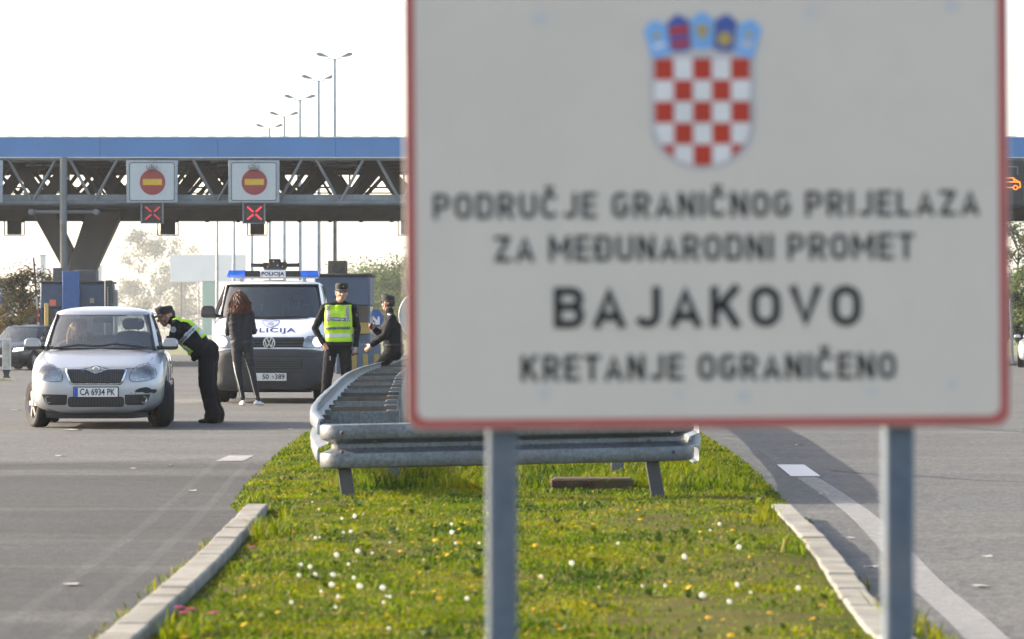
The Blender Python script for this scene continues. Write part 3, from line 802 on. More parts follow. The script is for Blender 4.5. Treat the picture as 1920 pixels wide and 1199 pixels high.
bolts.build('bolt', galv_d, rail)
for x, lean in ((-1.17, .05), (.985, .06)):
    MB().bar((x - .012, .10, .30), (x + lean, .02, -.12), .095, .06, up=(0, 1, 0)).build('post', galv_d, rail, bevel=.006)
yy = 29.0; k = 0
while yy < 72:
    for side in (-1, 1):
        xr = interp(lp if side < 0 else rp, yy); z = rail_top(yy); x2 = xr - side * .56
        m_ = (galv, rust, galv, rust, galv_d, galv, rust)[k % 7]; tl = random.uniform(-.012, .012)
        sp = MB()
        a, b = Vector((xr - side * .075, yy, z - .10)) - O, Vector((x2 - side * .045, yy, z - .10 + tl)) - O; sp.box(Vector((xr - side * .035, yy + .02, z - .13)) - O, (.09, .05, .05), mi=0)
        sp.bar(a, b, .010, .125)                                     # web of a channel section
        sp.bar(a + Vector((0, .012, .0605)), b + Vector((0, .012, .0605)), .022, .006); sp.bar(a + Vector((0, .035, -.0605)), b + Vector((0, .035, -.0605)), .07, .006)
        sp.build('spacer_bar', m_, rail, smooth=0)
        ps = MB(); ps.box((x2, yy - 26 + .045, (z - .02) / 2 - .1), (.10, .06, z - .02 + .2))
        ps.build('post', galv, rail, bevel=.006)
    yy += 1.45; k += 1
# ---------------------------------------------------------------- toll plaza canopy
CY = 127.0
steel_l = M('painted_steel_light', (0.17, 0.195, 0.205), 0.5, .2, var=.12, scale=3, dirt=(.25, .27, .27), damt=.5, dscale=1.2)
steel_d = M('dark_and_shaded_steel', (0.05, 0.05, 0.045), 0.6, .1, var=.2, scale=2, dirt=(.06, .055, .05), damt=.5)
roof_m = M('roof_sheet', (0.10, 0.10, 0.095), 0.7, var=.2, scale=1.5)
fascia_m = M('fascia_blue', (0.09, 0.235, 0.49), 0.45, var=.06, scale=.6, dirt=(.08, .20, .40), damt=.35, dscale=.5)
canopy = thing('toll_canopy', 'long blue-edged toll plaza canopy with grey lattice trusses over the lanes', 'canopy', (0, CY, 0))
X0, X1 = -34.0, 34.0
def cz(py, Y=CY): return PZ(py, Y)
fz0, fz1 = cz(295), cz(259)
fm = MB(); seam = 4.0; x = X0
while x < X1:
    fm.box((x + seam / 2, -.06, (fz0 + fz1) / 2), (seam - .012, .10, fz1 - fz0)); x += seam
fas = fm.build('fascia', fascia_m, canopy, smooth=0)
cap = MB(); cap.box((0, -.05, fz1 + .02), (X1 - X0, .16, .03)); cap.box((0, -.07, fz0 - .02), (X1 - X0, .12, .035))
cap.build('fascia_trim', M('trim_metal', (.55, .57, .58), .35, .5), fas)
rib = MB(); x = X0 + .2
while x < X1: rib.box((x, 8, fz1 + .045), (.34, 15.6, .05)); x += .62
rib.build('roof_ribs', M('roof_zinc', (.5, .52, .53), .4, .6), canopy, smooth=0)
roof = MB(); roof.box((0, 8.3, fz1 - .08), (X1 - X0, 16, .12)); roof.box((0, 8.3, fz0 + .14), (X1 - X0, 15.4, .10))
x = X0
while x < X1: roof.box((x, 8.2, fz0 + .06), (.16, 15.2, .10)); x += 1.05
roof.build('roof', roof_m, canopy, smooth=0)
# front truss: chords, walkway beam, diagonals in V pairs
zt, zb = fz0 - .02, cz(381)
pitch = 115.4 / FPX * CY; nx0 = PX(60, CY)
ft = MB()
ft.tube([(X0, 0, zb), (X1, 0, zb)], .085, 10); ft.box((0, .05, zt - .02), (X1 - X0, .14, .14))
k0 = int((X0 - nx0) / pitch)
k = k0
while nx0 + k * pitch < X1:
    xb = nx0 + k * pitch
    for s in (-1, 1): ft.tube([(xb, 0, zb), (xb + s * pitch * .40, .02, zt)], .05, 8)
    k += 1
ft.build('front_truss', steel_l, canopy)
wk = MB(); wk.box((0, .42, cz(374)), (X1 - X0, .5, .2)); wk.box((0, .16, cz(371)), (X1 - X0, .05, .22))
wk.build('walkway_beam', M('walkway_grey', (.22, .25, .26), .6, var=.15), canopy)
# rear trusses with broad flat members, roof shade darkened into their colour, then the deep lower girder
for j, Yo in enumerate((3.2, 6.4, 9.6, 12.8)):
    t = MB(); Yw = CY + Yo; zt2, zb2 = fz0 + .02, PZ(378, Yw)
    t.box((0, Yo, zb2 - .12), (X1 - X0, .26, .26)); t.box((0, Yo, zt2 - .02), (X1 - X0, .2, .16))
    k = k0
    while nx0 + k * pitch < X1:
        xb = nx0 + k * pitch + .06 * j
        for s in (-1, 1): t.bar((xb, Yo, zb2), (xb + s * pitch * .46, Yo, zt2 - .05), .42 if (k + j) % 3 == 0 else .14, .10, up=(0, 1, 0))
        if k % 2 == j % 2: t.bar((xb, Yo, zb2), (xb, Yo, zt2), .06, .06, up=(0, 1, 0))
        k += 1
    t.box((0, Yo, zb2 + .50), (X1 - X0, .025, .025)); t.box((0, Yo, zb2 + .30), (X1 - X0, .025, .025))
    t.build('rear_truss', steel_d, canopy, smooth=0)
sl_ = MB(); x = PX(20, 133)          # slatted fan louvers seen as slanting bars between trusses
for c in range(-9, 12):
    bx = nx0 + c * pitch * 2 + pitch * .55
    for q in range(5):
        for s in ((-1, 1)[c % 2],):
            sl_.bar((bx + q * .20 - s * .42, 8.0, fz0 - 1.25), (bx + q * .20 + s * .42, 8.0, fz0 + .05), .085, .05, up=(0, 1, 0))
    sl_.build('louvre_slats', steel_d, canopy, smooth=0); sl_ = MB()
gd = MB()
zg1, zg0 = PZ(384, CY + 7), PZ(412, CY + 7)
gd.box((0, 7, (zg0 + zg1) / 2), (X1 - X0, 1.1, zg1 - zg0))
gd.box((0, 7, zg0 - .03), (X1 - X0, 1.3, .05)); 
x = X0
while x < X1: gd.ball((x, 6.5, zg0 - .04), (.10, .12, .09), n=8); x += 1.1
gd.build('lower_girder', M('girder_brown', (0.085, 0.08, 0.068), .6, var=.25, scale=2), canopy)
strip = MB()
for c in range(-9, 10): 
    strip.box((c * 3.5 + .8, 3.0, fz0 - .02), (1.6, .16, .05)); strip.box((c * 3.5 + .8, 6.0, fz0 - .02), (1.6, .16, .05))
strip.build('ceiling_lamp_row', M('lamp_casing', (.45, .47, .47), .4), canopy, smooth=0)

def support(px_c, name_suffix=None):
    """V-shaped column pair, cross tube, front pole; returns nothing - all parts of the canopy."""
    Y = 6.0; Yw = CY + Y; q = lambda px, py: (PX(px, Yw) + (PX(px_c, Yw) - PX(120, Yw)), Y, PZ(py, Yw))
    v = MB()
    def plate(pts, y0, y1):
        v.prism([(p[0], p[2]) for p in pts], y0, y1)
    plate([q(60, 396), q(104, 396), q(140, 470), q(140, 515), q(125, 515)], 5.7, 6.3)
    plate([q(165, 396), q(228, 396), q(224, 414), q(178, 512), q(128, 512), q(130, 500)], 5.6, 6.5)
    v.build('support_column', M('column_grey', (.105, .105, .098), .55, .15, var=.2, scale=1.2, stretch=(1, 1, .3)), canopy, bevel=.05, smooth=30)
    dx = PX(px_c, CY) - PX(120, CY)
    p = MB(); xp = PX(121, CY) + dx
    p.tube([(xp, -.32, cz(296)), (xp, -.32, cz(420))], .125, 16)
    p.build('front_pole', steel_l, canopy)
    p = MB(); p.tube([(xp, -.32, cz(420)), (xp + .02, -.32, cz(540))], .122, 16)
    p.build('front_pole', M('pole_grey', (.15, .17, .175), .5, .3, var=.1), canopy)
    t = MB(); xa, xb = PX(60, CY) + dx, PX(181, CY) + dx; z = cz(398)
    t.tube([(xa, -.05, z), (xb, -.05, z)], .06, 10)
    for x in (xa, xb): t.lathe([(.085, -.22), (.105, -.2), (.105, .2), (.085, .22)], 16, 'y', (x, -.05, z))
    t.build('cross_tube', steel_l, canopy)
support(120); support(1270)

# ---------------------------------------------------------------- lane signs on the canopy
sg_panel = M('lane_sign_panel', (.50, .56, .57), .45, var=.04); sg_frame = M('lane_sign_frame', (.32, .38, .42), .4, .3)
sg_red = M('lane_sign_red', (.30, .045, .045), .5, var=.06); sg_yel = M('lane_sign_yellow', (.62, .42, .03), .5); blk = M('matt_black', (.02, .021, .022), .6)
sig_case = M('signal_case', (.035, .038, .037), .55); sig_lit = M('signal_red_lit', (.5, .02, .03), .4, emit=(1, .04, .06), es=.36); sig_dim = M('signal_red_dim', (.4, .04, .05), .4, emit=(1, .05, .07), es=.10)
def lane_sign(pxc, lab, sig_lab, lit, signal=True):
    k = FPX / (CY - .5); Y = CY - .5
    u = lambda d: d / k
    t = thing('lane_sign', lab, 'lane sign', (PX(pxc, Y), Y, PZ(341, Y)), 0, 'no-entry signs over the lanes')
    MB().box((0, .05, 0), (u(96), .10, u(80))).build('frame', sg_frame, t, bevel=.02)
    MB().prism(rrect(-u(43), u(43), -u(36), u(36), u(4)), -.012, 0).build('panel', sg_panel, t)
    o, i = rrect(-u(42.5), u(42.5), -u(36), u(36), u(4)), rrect(-u(41.2), u(41.2), -u(34.7), u(34.7), u(3.4)); n = len(o)
    MB().add([(x, -.016, z) for x, z in o] + [(x, -.016, z) for x, z in i], [(q, (q + 1) % n, n + (q + 1) % n, n + q) for q in range(n)]).build('border_line', blk, t)
    MB().prism(circ(u(1), -u(1), u(24), 40), -.022, -.012).build('disc', sg_red, t)
    MB().prism([(u(-17), u(-6.5)), (u(-17), u(5)), (u(19), u(5)), (u(19), u(-6.5))], -.028, -.022).build('bar', sg_yel, t)
    b = MB()
    b.prism([(u(-9), u(22)), (u(-6), u(27)), (u(5), u(27)), (u(10), u(22))], -.16, -.03)
    b.tube([(0, -.08, u(27)), (0, -.08, u(42))], .022, 6)
    for s in (-1, 1): b.tube([(u(9.5 * s), -.1, u(24)), (u(9.5 * s), -.1, u(31))], .016, 6)
    b.bar((u(-5), -.1, u(31)), (u(5), -.1, u(29)), .03, .03)
    b.build('lamp_bracket', M('bracket_grey', (.2, .22, .23), .5, .3), t)
    if signal:
        s_ = thing('lane_signal', sig_lab, 'lane signal', (PX(pxc, Y), Y, PZ(400, Y)), 0, 'red cross lane signals')
        MB().box((0, .12, 0), (u(40), .16, u(36))).build('case', sig_case, s_, bevel=.015)
        fr = MB()
        for sx in (-1, 1): fr.box((sx * u(20), .03, u(0)), (u(3), .06, u(40)))
        fr.box((0, .03, -u(19)), (u(40), .06, u(1.6)))
        fr.build('frame', steel_l, s_)
        xb = MB()
        for a in (45, 135, 225, 315):
            c, d = math.cos(R(a)), math.sin(R(a)); xb.bar((u(3.5) * c + u(1), .02, u(3.5) * d), (u(19) * c + u(1), .02, u(17) * d), .055, .03, up=(0, 1, 0))
        xb.build('cross', sig_lit if lit else sig_dim, s_)
lane_sign(285, 'no-entry lane sign over the dim red cross, above and right of the V-shaped column', 'dim red cross lane signal hanging beneath the sign nearer the V-shaped column', False)
lane_sign(476, 'no-entry lane sign over the brightly lit red cross, nearest the border sign', 'brightly lit red cross lane signal beneath the sign above the police van', True)
lane_sign(-43, 'lane sign cut off by the left edge of the photo', '', False, False)
def hanging(px, w, lab):
    Y = CY + 6.2; k = FPX / Y; x = PX(px, Y)
    t = thing('hanging_signal', lab, 'lane signal', (x, Y, PZ(412, Y)), 0, 'dark signal boxes seen from behind')
    MB().box((0, 0, -14 / k), (w / k, .25, 28 / k)).build('case', sig_case, t, bevel=.02)
    f = MB(); z = -29.5 / k; W = (w + 11) / k
    for s in (-1, 1): f.box((s * W / 2, 0, z / 2), (.035, .05, -z))
    f.box((0, 0, z), (W + .035, .05, .035)); f.build('bracket', sig_case, t)
hanging(27, 26, 'dark hanging signal box under the girder left of the V-shaped column')
hanging(315, 27, 'dark hanging signal box right of the dim red cross')
hanging(482.5, 26, 'dark hanging signal box below the brightly lit red cross')
hanging(765, 26, 'dark hanging signal box partly hidden by the border sign edge')
# orange LED lane display beside the right edge
Y = CY - .4; k = FPX / Y
led = thing('lane_display', 'black lane display with orange car symbol right of the border sign', 'lane display', (PX(1882, Y), Y, PZ(343, Y)))
MB().box((0, .1, 0), (76 / k, .2, 84 / k)).build('case', sig_case, led, bevel=.02)
edge = MB(); 
for a, b in (((-34, 30), (26, 30)), ((26, 30), (26, 15)), ((-34, 30), (-34, 15))): edge.bar((a[0] / k, -.01, a[1] / k), (b[0] / k, -.01, b[1] / k), .04, .02, up=(0, 1, 0))
edge.build('corner_bracket', steel_l, led)
ic = MB()
def seg(a, b): ic.bar((a[0] / k, -.01, a[1] / k), (b[0] / k, -.01, b[1] / k), .035, .02, up=(0, 1, 0))
ol = [(-10, -4), (-10, 3), (-4, 9), (17, 9), (29, 1), (31, -3), (31, -9), (27, -9)]
for a, b in zip(ol, ol[1:]): seg(a, b)
seg((-10, -9), (17, -9)); seg((-6, 2), (31, 1)); seg((18, 9), (20, 1))
for cx in (22, -5):
    c = circ(cx, -9, 4, 12)
    for a, b in zip(c, c[1:] + c[:1]): seg(a, b)
ic.build('symbol', M('led_orange', (.8, .25, .02), .5, emit=(1, .28, .03), es=.5), led)

# ---------------------------------------------------------------- booths
bb = M('booth_blue', (.045, .085, .15), .5, var=.15, scale=2, dirt=(.04, .06, .08), damt=.5); bb2 = M('booth_post_blue', (.035, .11, .30), .45, var=.08)
dkglass = M('booth_glass', (.03, .032, .03), .12, var=.3, scale=1); brown_in = M('booth_interior', (.10, .075, .05), .7, var=.4, scale=4)
def booth(px0, px1, pytop, Y, lab, roofdark=True):
    k = FPX / Y; w = (px1 - px0) / k; h = PZ(pytop, Y)
    t = thing('toll_booth', lab, 'booth', (PX((px0 + px1) / 2, Y), Y, 0))
    MB().box((0, 1.6, .55), (w, 3.2, 1.1)).box((0, 1.6, h - .42), (w, 3.2, .84)).build('wall', bb, t, bevel=.06)
    MB().box((0, 1.6, h + .02), (w + .1, 3.4, .07)).build('roof', steel_d, t, bevel=.03)
    gl = MB(); gl.box((0, 1.6, (1.1 + h - .84) / 2), (w - .08, 3.05, h - .84 - 1.1)); gl.build('window', dkglass, t)
    for i in range(5):
        x = -w / 2 + w * i / 4; MB().box((min(max(x, -w / 2 + .04), w / 2 - .04), .04, (1.1 + h - .84) / 2), (.07, .09, h - .84 - 1.1)).build('window_post', bb, t)
    return t, w, h, k
b1, w, h, k = booth(75, 196, 530, 120, 'dark blue toll booth with bright blue front panel beneath the V-shaped column')
MB().box((-.02 - .0, -.12, h / 2 + .18), (32 / k, .2, h + .36)).build('front_panel', bb2, b1, bevel=.015)
MB().box((-32 / k, .7, h + 14 / k), (16 / k, .4, 28 / k)).build('vent_box', M('mesh_grey', (.10, .10, .10), .7, var=.5, scale=40), b1, bevel=.01)
MB().box((21 / k, .9, h + 12 / k), (40 / k, .9, 24 / k)).build('roof_box', M('roof_box_grey', (.07, .08, .085), .6), b1, bevel=.03)
MB().box((-.62, -.05, PZ(568, 120)), (.20, .04, .20)).build('notice', M('orange_red', (.75, .16, .08), .5), b1)
MB().box((.64, -.05, PZ(564, 120)), (.14, .04, .16)).build('notice', M('dull_beige', (.35, .32, .22), .6), b1)
# black boxes with a dotted strip, right of the booth
sb = thing('signal_cabinet', 'tall black cabinet with a dotted light strip right of the blue booth', 'cabinet', (PX(203, 119), 119, 0))
kk = FPX / 119
MB().box((0, .2, PZ(558, 119) / 2 + .25), (15 / kk, .4, PZ(534, 119) - PZ(640, 119) + 1.0)).build('case', sig_case, sb, bevel=.05)
MB().box((13 / kk, .25, PZ(560, 119) / 2 + .25), (5 / kk, .3, 2.2)).build('side_case', M('cab_grey', (.2, .2, .2), .5), sb)
dots = MB()
for i in range(14): dots.ball((-1 / kk, 0, PZ(540 + i * 5, 119)), (.014, .02, .03), n=6)
dots.build('light_strip', M('pale_dots', (.8, .8, .75), .4), sb)

b2, w, h, k = booth(588, 694, 517, 103, 'blue-grey toll booth behind the standing policeman')
MB().box((-10 / k, .6, h + 14 / k), (36 / k, .6, 29 / k)).build('roof_box', M('speaker_brown', (.085, .075, .06), .7, var=.3), b2, bevel=.03)
MB().lathe([(.0, -.01), (.15, -.012), (.16, .02)], 20, 'y', (-9 / k, .28, h + 15 / k)).build('roof_lens', M('lens_dark', (.03, .028, .025), .3), b2)
MB().box((0, -.06, 1.22), (w, .1, .30)).build('yellow_band', M('booth_yellow', (.34, .24, .05), .6, var=.15), b2)
MB().box((.45, -.12, 1.20), (.20, .03, .05)).build('notice', M('pale_grey', (.6, .6, .6), .5), b2)
# striped crash barrier in front of the booth
cb = thing('crash_barrier', 'blue and yellow striped barrier block before the booth behind the policemen', 'barrier', (PX(672, 100), 100, 0))
MB().box((0, 0, .40), (1.2, .5, .8)).build('block', M('barrier_blue', (.06, .10, .15), .6, var=.15), cb, bevel=.03)
st = MB()
for i in range(4): st.box((-.40 + i * .3, -.262, .27), (.13, .02, .52))
st.build('stripe', M('barrier_yellow', (.30, .22, .05), .6), cb)
# blue arrow sign
Y = 108; k = FPX / Y
ar = thing('arrow_sign', 'round blue keep-right arrow sign beside the leaning policeman', 'traffic sign', (PX(702, Y), Y, 0))
zc = PZ(598, Y)
MB().lathe([(.02, .03), (17 / k, .03), (17 / k, .045), (.02, .045)], 32, 'y', (0, -.05, zc)).build('disc', M('sign_blue', (.035, .10, .36), .5), ar)
MB().bar((-9 / k, -.03, zc + 9 / k), (6 / k, -.03, zc - 7 / k), .07, .01, up=(0, 1, 0)).bar((8 / k, -.03, zc - 10 / k), (8 / k, -.03, zc + 4 / k), .065, .01, up=(0, 1, 0)).bar((10 / k, -.0315, zc - 9 / k), (-6 / k, -.0315, zc - 9 / k), .065, .01, up=(0, 1, 0)).build('arrow', M('sign_white_mark', (.8, .8, .8), .4), ar)
MB().tube([(0, .02, 0), (0, .02, zc + .2)], .03, 8).build('post', steel_l, ar)
# grey back of a round sign behind the guardrail
Y = 84; k = FPX / Y
bs = thing('round_sign', 'grey back of a large round traffic sign half hidden by the border sign', 'traffic sign', (PX(795, Y), Y, 0))
zc = PZ(592, Y)
MB().lathe([(.02, -.01), (45 / k, -.012), (47 / k, -.03), (48 / k, .0), (46 / k, .02), (.02, .02)], 48, 'y', (0, 0, zc)).build('disc', M('sign_back_grey', (.36, .37, .37), .5, .3), bs)
MB().tube([(0, .06, 0), (0, .06, zc + .4)], .04, 10).build('post', steel_l, bs)

# ---------------------------------------------------------------- bits around the left booth
Y = 116; k = FPX / Y
bar_ = thing('barrier_arm', 'raised slim barrier arm with faded red and white bands left of the booth', 'barrier', (PX(74, Y), Y, 0))
p0, p1 = Vector((0.02, 0, .6)), Vector((PX(63, Y) - PX(74, Y), 0, PZ(483, Y)))
for i in range(7):
    a, b = p0.lerp(p1, i / 7), p0.lerp(p1, (i + 1) / 7)
    MB().bar(a, b, .07 - .004 * i, .06, up=(0, 1, 0)).build('band', [M('band_red', (.30, .06, .05), .6), M('band_white', (.38, .37, .34), .6), steel_d][2 if i > 3 else i % 2], bar_)
MB().box((0.02, 0, .35), (.3, .3, .7)).build('housing', steel_d, bar_, bevel=.02)
yp = thing('yellow_post', 'tall pale yellow post in front of the left toll booth', 'post', (PX(87, 114), 114, 0))
MB().box((0, 0, PZ(569, 114) / 2), (.11, .11, PZ(569, 114))).build('post', M('post_yellow', (.62, .44, .13), .6, var=.12), yp, bevel=.012)
MB().box((0, 0, .04), (.3, .3, .08)).build('base', steel_d, yp, bevel=.01)
Y = 86; k = FPX / Y
dl = thing('delineator', 'weathered white lane delineator panel on a black foot at the left edge', 'delineator', (PX(12, Y), Y, 0))
MB().prism(rrect(-.095, .105, .24, .99, .02), -.02, .02).build('panel', M('delineator_white', (.62, .62, .58), .6, var=.12, scale=6), dl)
MB().prism(rrect(-.07, .08, .28, .94, .01), -.027, -.02).build('face', M('delineator_grey', (.40, .40, .38), .6, var=.5, scale=9, dirt=(.5, .42, .25), damt=.7, dscale=5), dl)
MB().prism([(-.10, .26), (.10, .26), (.06, .18), (.06, .12), (.09, .06), (-.09, .06), (-.06, .12), (-.06, .18)], -.06, .06).build('foot', blk, dl, bevel=.01)
MB().prism([(-.22, 0), (-.12, .07), (.12, .07), (.24, 0)], -.2, .2).build('base', M('delineator_base', (.55, .5, .3), .7, var=.4), dl)

# ---------------------------------------------------------------- street lamps in a receding row
lamp_m = M('lamp_steel', (.42, .45, .46), .5, .5)
Y0 = FPX / 48
def lamp_proto(lab):
    t = thing('street_lamp', lab, 'street lamp', (0, 0, 0), 0, 'double-arm street lamps behind the canopy')
    MB().tube([(0, 0, 0), (0, 0, 6), (0, 0, 11.75)], [.12, .095, .065], 12).build('pole', lamp_m, t)
    a = MB()
    for s in (-1, 1): a.tube([(0, 0, 11.7), (s * .25, 0, 11.76), (s * .28, 0, 11.76)], .022, 6)
    a.build('arm', lamp_m, t)
    for s in (-1, 1):
        h_ = MB(); h_.add([(s * x, y * w_, z) for x, w_, z in ((.2, .04, 11.80), (.30, .10, 11.86), (.55, .12, 11.98), (.72, .07, 11.97), (.70, .07, 11.88), (.5, .12, 11.82)) for y in (-1, 1)], [(0, 2, 3, 1), (2, 4, 5, 3), (4, 6, 7, 5), (6, 8, 9, 7), (8, 10, 11, 9), (10, 0, 1, 11), (0, 10, 8, 6, 4, 2), (1, 3, 5, 7, 9, 11)])
        h_.build('lamp_head', M('lamp_head_grey', (.33, .35, .35), .5), t, bevel=.01)
    return t
LAMPS = [(627, 98), (597, 140), (562, 177), (532.5, 209), (505, 232), (472, 262), (438.5, 283), (407, 300)]
proto = None
names = ['tallest looking double-arm street lamp, nearest the border sign', 'second double-arm street lamp from the border sign', 'third double-arm street lamp from the border sign', 'fourth double-arm street lamp from the border sign', 'fifth double-arm street lamp, lowest lamp heads showing above the blue canopy', 'street lamp pole whose top hides behind the canopy, rightmost of three', 'street lamp pole whose top hides behind the canopy, middle of three', 'street lamp pole seen beneath the canopy, leftmost of the row']
for (px, py), nm in zip(LAMPS, names):
    ppm = (617 - py) / (12 - CAM_H); Y = FPX / ppm
    if proto is None: proto = lamp_proto(nm); o = proto
    else: o = copy_tree(proto); o['label'] = nm
    o.location = (PX(px, Y), Y, 0); o.rotation_euler = (0, 0, R(6))
# ---------------------------------------------------------------- trees and distant buildings
bark = M('bark', (.11, .09, .07), .9, var=.3, scale=6)
def tree(name, lab, loc, h, rx, ztop_frac, n, leaf, mats, seed, group='trees beyond the plaza', lobes=9, gaps=.55, trunk=.14):
    """Tapered trunk and limbs; crown of leaf-sized faces gathered in sprays round limb ends."""
    rs = random.Random(seed)
    t = thing(name, lab, 'tree', loc, rs.uniform(0, 6), group)
    tk = MB(); base = h * (1 - ztop_frac)
    tk.tube([(0, 0, -.1), (.05 * rx, 0, base * .6), (0, .05 * rx, base + .15 * h), (.03 * rx, 0, h * .8)], [trunk * 1.25, trunk, trunk * .7, trunk * .2], 9)
    ends = []
    for i in range(lobes * 3):
        a = rs.uniform(0, 6.28); u = rs.random(); zz = base + (h - base) * (.08 + .9 * u)
        prof = math.sin(math.pi * min(.97, .12 + .8 * u)) ** .7
        r = rx * prof * rs.uniform(.45, 1.0)
        e = Vector((r * math.cos(a), r * math.sin(a), zz)); s = Vector((.03 * rx, 0, max(base * .8, zz - r * rs.uniform(.5, 1.0))))
        s.z = min(s.z, h * .78)
        mid = s.lerp(e, .55) + Vector((rs.uniform(-.1, .1), rs.uniform(-.1, .1), .10)) * rx
        tk.tube([s, mid, e], [trunk * .35, trunk * .2, trunk * .06], 5)
        ends.append((e, mid, rs.uniform(.28, .5) * rx))
    tk.build('trunk', bark, t)
    V = []; F = []; MI = []
    for i in range(n):
        e, mid, cr = ends[rs.randrange(len(ends))]
        c = mid.lerp(e, rs.uniform(.5, 1.15))
        d = Vector((rs.gauss(0, 1), rs.gauss(0, 1), rs.gauss(0, .75))) * cr * .5
        p = c + d
        if noise.noise(p * (2.2 / max(.5, rx)) + Vector((seed, 0, 0))) < -.55 + gaps * .5: continue
        a = Vector((rs.gauss(0, 1), rs.gauss(0, 1), rs.gauss(0, 1))).normalized(); b = a.orthogonal().normalized(); l = leaf * rs.uniform(.6, 1.4)
        k = len(V); V += [p - a * l, p + b * l * .5, p + a * l, p - b * l * .5]; F.append((k, k + 1, k + 2, k + 3))
        q = noise.noise(p * (1.6 / max(.5, rx)) + Vector((0, seed, 4))) + rs.uniform(-.35, .35)
        MI.append(0 if q < -.12 else (1 if q < .3 else 2 % len(mats)))
    me = bpy.data.meshes.new('crown'); me.from_pydata([tuple(v) for v in V], [], F); me.polygons.foreach_set('material_index', MI); me.update()
    link('crown', me, mats, t)
    return t
def lm(n, c): return M('leaf_' + n, c, .55, var=.3, scale=1.5, trans=.4, spec=.3)
olive = [lm('olive', (.12, .125, .065)), lm('olive_mid', (.18, .175, .09)), lm('olive_gold', (.30, .24, .08))]
green = [lm('green', (.05, .085, .03)), lm('green_mid', (.085, .125, .035)), lm('green_light', (.16, .19, .05))]
hazed_leaf = [lm('far', (.13, .15, .10)), lm('far_mid', (.17, .19, .12)), lm('far_light', (.21, .22, .14))]  # leaf greens paled so distance haze is painted into them
autumn = [lm('rust', (.30, .09, .04)), lm('rust_mid', (.36, .13, .05)), lm('olive', (.085, .085, .045))]
Y = 135; tree('bushy_tree', 'olive-brown bushy tree left of the blue booth and raised barrier arm', (PX(42, Y), Y, 0), PZ(506, Y) + .1, 1.05, .88, 8000, .06, olive, 3)
Y = 140; tree('autumn_bush', 'reddish autumn bush at the left edge above the dark cars', (PX(-4, Y), Y, 0), PZ(575, Y), .6, .85, 1600, .05, autumn, 5)
Y = 138; tree('bushy_tree', 'low olive bush behind the barrier arm and booth', (PX(84, Y), Y, 0), PZ(512, Y), .7, .8, 1600, .055, olive, 8)
Y = 1300; tree('hazy_tree', 'pale hazy tree in the mist left of the blank billboard', (PX(272, Y), Y, 0), PZ(440, Y), 10.0, .75, 5200, .5, hazed_leaf, 11, gaps=.8)
Y = 1340; tree('hazy_tree', 'pale hazy tree rising just behind the blank billboard edge', (PX(340, Y), Y, 0), PZ(446, Y), 8.4, .75, 4600, .5, hazed_leaf, 12, gaps=.7)
Y = 1000; tree('hazy_tree', 'low misty bush above the bowed policeman near the booth', (PX(235, Y), Y, 0), PZ(552, Y), 7.4, .9, 3500, .4, hazed_leaf, 13)
Y = 1050; tree('hazy_tree', 'low misty bush between the bowed policeman and the van', (PX(352, Y), Y, 0), PZ(560, Y), 9.5, .9, 4200, .4, hazed_leaf, 14)
for i, (px, py, rx, Y, lab) in enumerate(((668, 500, 4.1, 400, 'hazy tree behind the right toll booth roof box'), (712, 494, 4.4, 380, 'hazy yellow-green tree between the two right-hand policemen'), (742, 486, 4.1, 360, 'taller hazy green tree touching the border sign left edge'), (700, 540, 4.8, 340, 'low pale green bush behind the blue arrow sign'), (752, 520, 4.1, 330, 'leafy green bush above the leaning policeman'))):
    tree('roadside_tree', lab, (PX(px, Y), Y, 0), PZ(py, Y), rx, .9, 4800, .15, green, 21 + i, lobes=10)
Y = 150; tree('roadside_tree', 'dense dark green tree at the right edge of the photo', (PX(1925, Y), Y, 0), PZ(520, Y), 1.2, .85, 11000, .085, green, 31)
Y = 205; tree('roadside_tree', 'tall loose hazy tree behind the right edge tree', (PX(1908, Y), Y, 0), PZ(418, Y), 1.6, .85, 6500, .10, green, 32, gaps=.6)
Y = 230; tree('roadside_tree', 'faint far tree just right of the border sign edge', (PX(1888, Y), Y, 0), PZ(500, Y), 2.0, .9, 3000, .09, hazed_leaf, 33)
for i in range(9):     # trees behind the border sign, seen only from a step to the side
    Y = 190 + 9 * (i % 3); px = 860 + i * 115
    tree('roadside_tree', 'green tree of the row hidden behind the border sign', (PX(px, Y), Y, 0), 4.0 + .8 * ((i * 7) % 3), 2.4, .9, 1500, .11, green, 41 + i)

pale = M('pale_wall', (.66, .70, .71), .8, var=.05, scale=.3)  # pale panel colour, whitened further to paint in distance haze
Y = 900; k = FPX / Y
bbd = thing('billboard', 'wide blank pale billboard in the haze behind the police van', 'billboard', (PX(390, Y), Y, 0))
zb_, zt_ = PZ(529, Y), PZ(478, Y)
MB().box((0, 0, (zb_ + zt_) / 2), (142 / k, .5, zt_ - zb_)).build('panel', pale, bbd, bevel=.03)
lg = MB()
for x in (-50, -17, 17, 50): lg.box((x / k, .1, zb_ / 2), (.22, .22, zb_))
lg.build('leg', steel_d, bbd)
Y = 700; k = FPX / Y
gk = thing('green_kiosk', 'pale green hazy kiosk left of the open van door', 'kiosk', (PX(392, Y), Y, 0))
MB().box((0, 1.5, PZ(529, Y) / 2), (26 / k, 3, PZ(529, Y))).build('wall', M('kiosk_green', (.22, .38, .32), .7, var=.15), gk, bevel=.04)  # wall green lightened to carry haze in its colour
MB().box((0, 1.5, PZ(528, Y)), (28 / k, 3.3, .12)).build('roof', M('kiosk_roof', (.12, .3, .24), .7), gk)
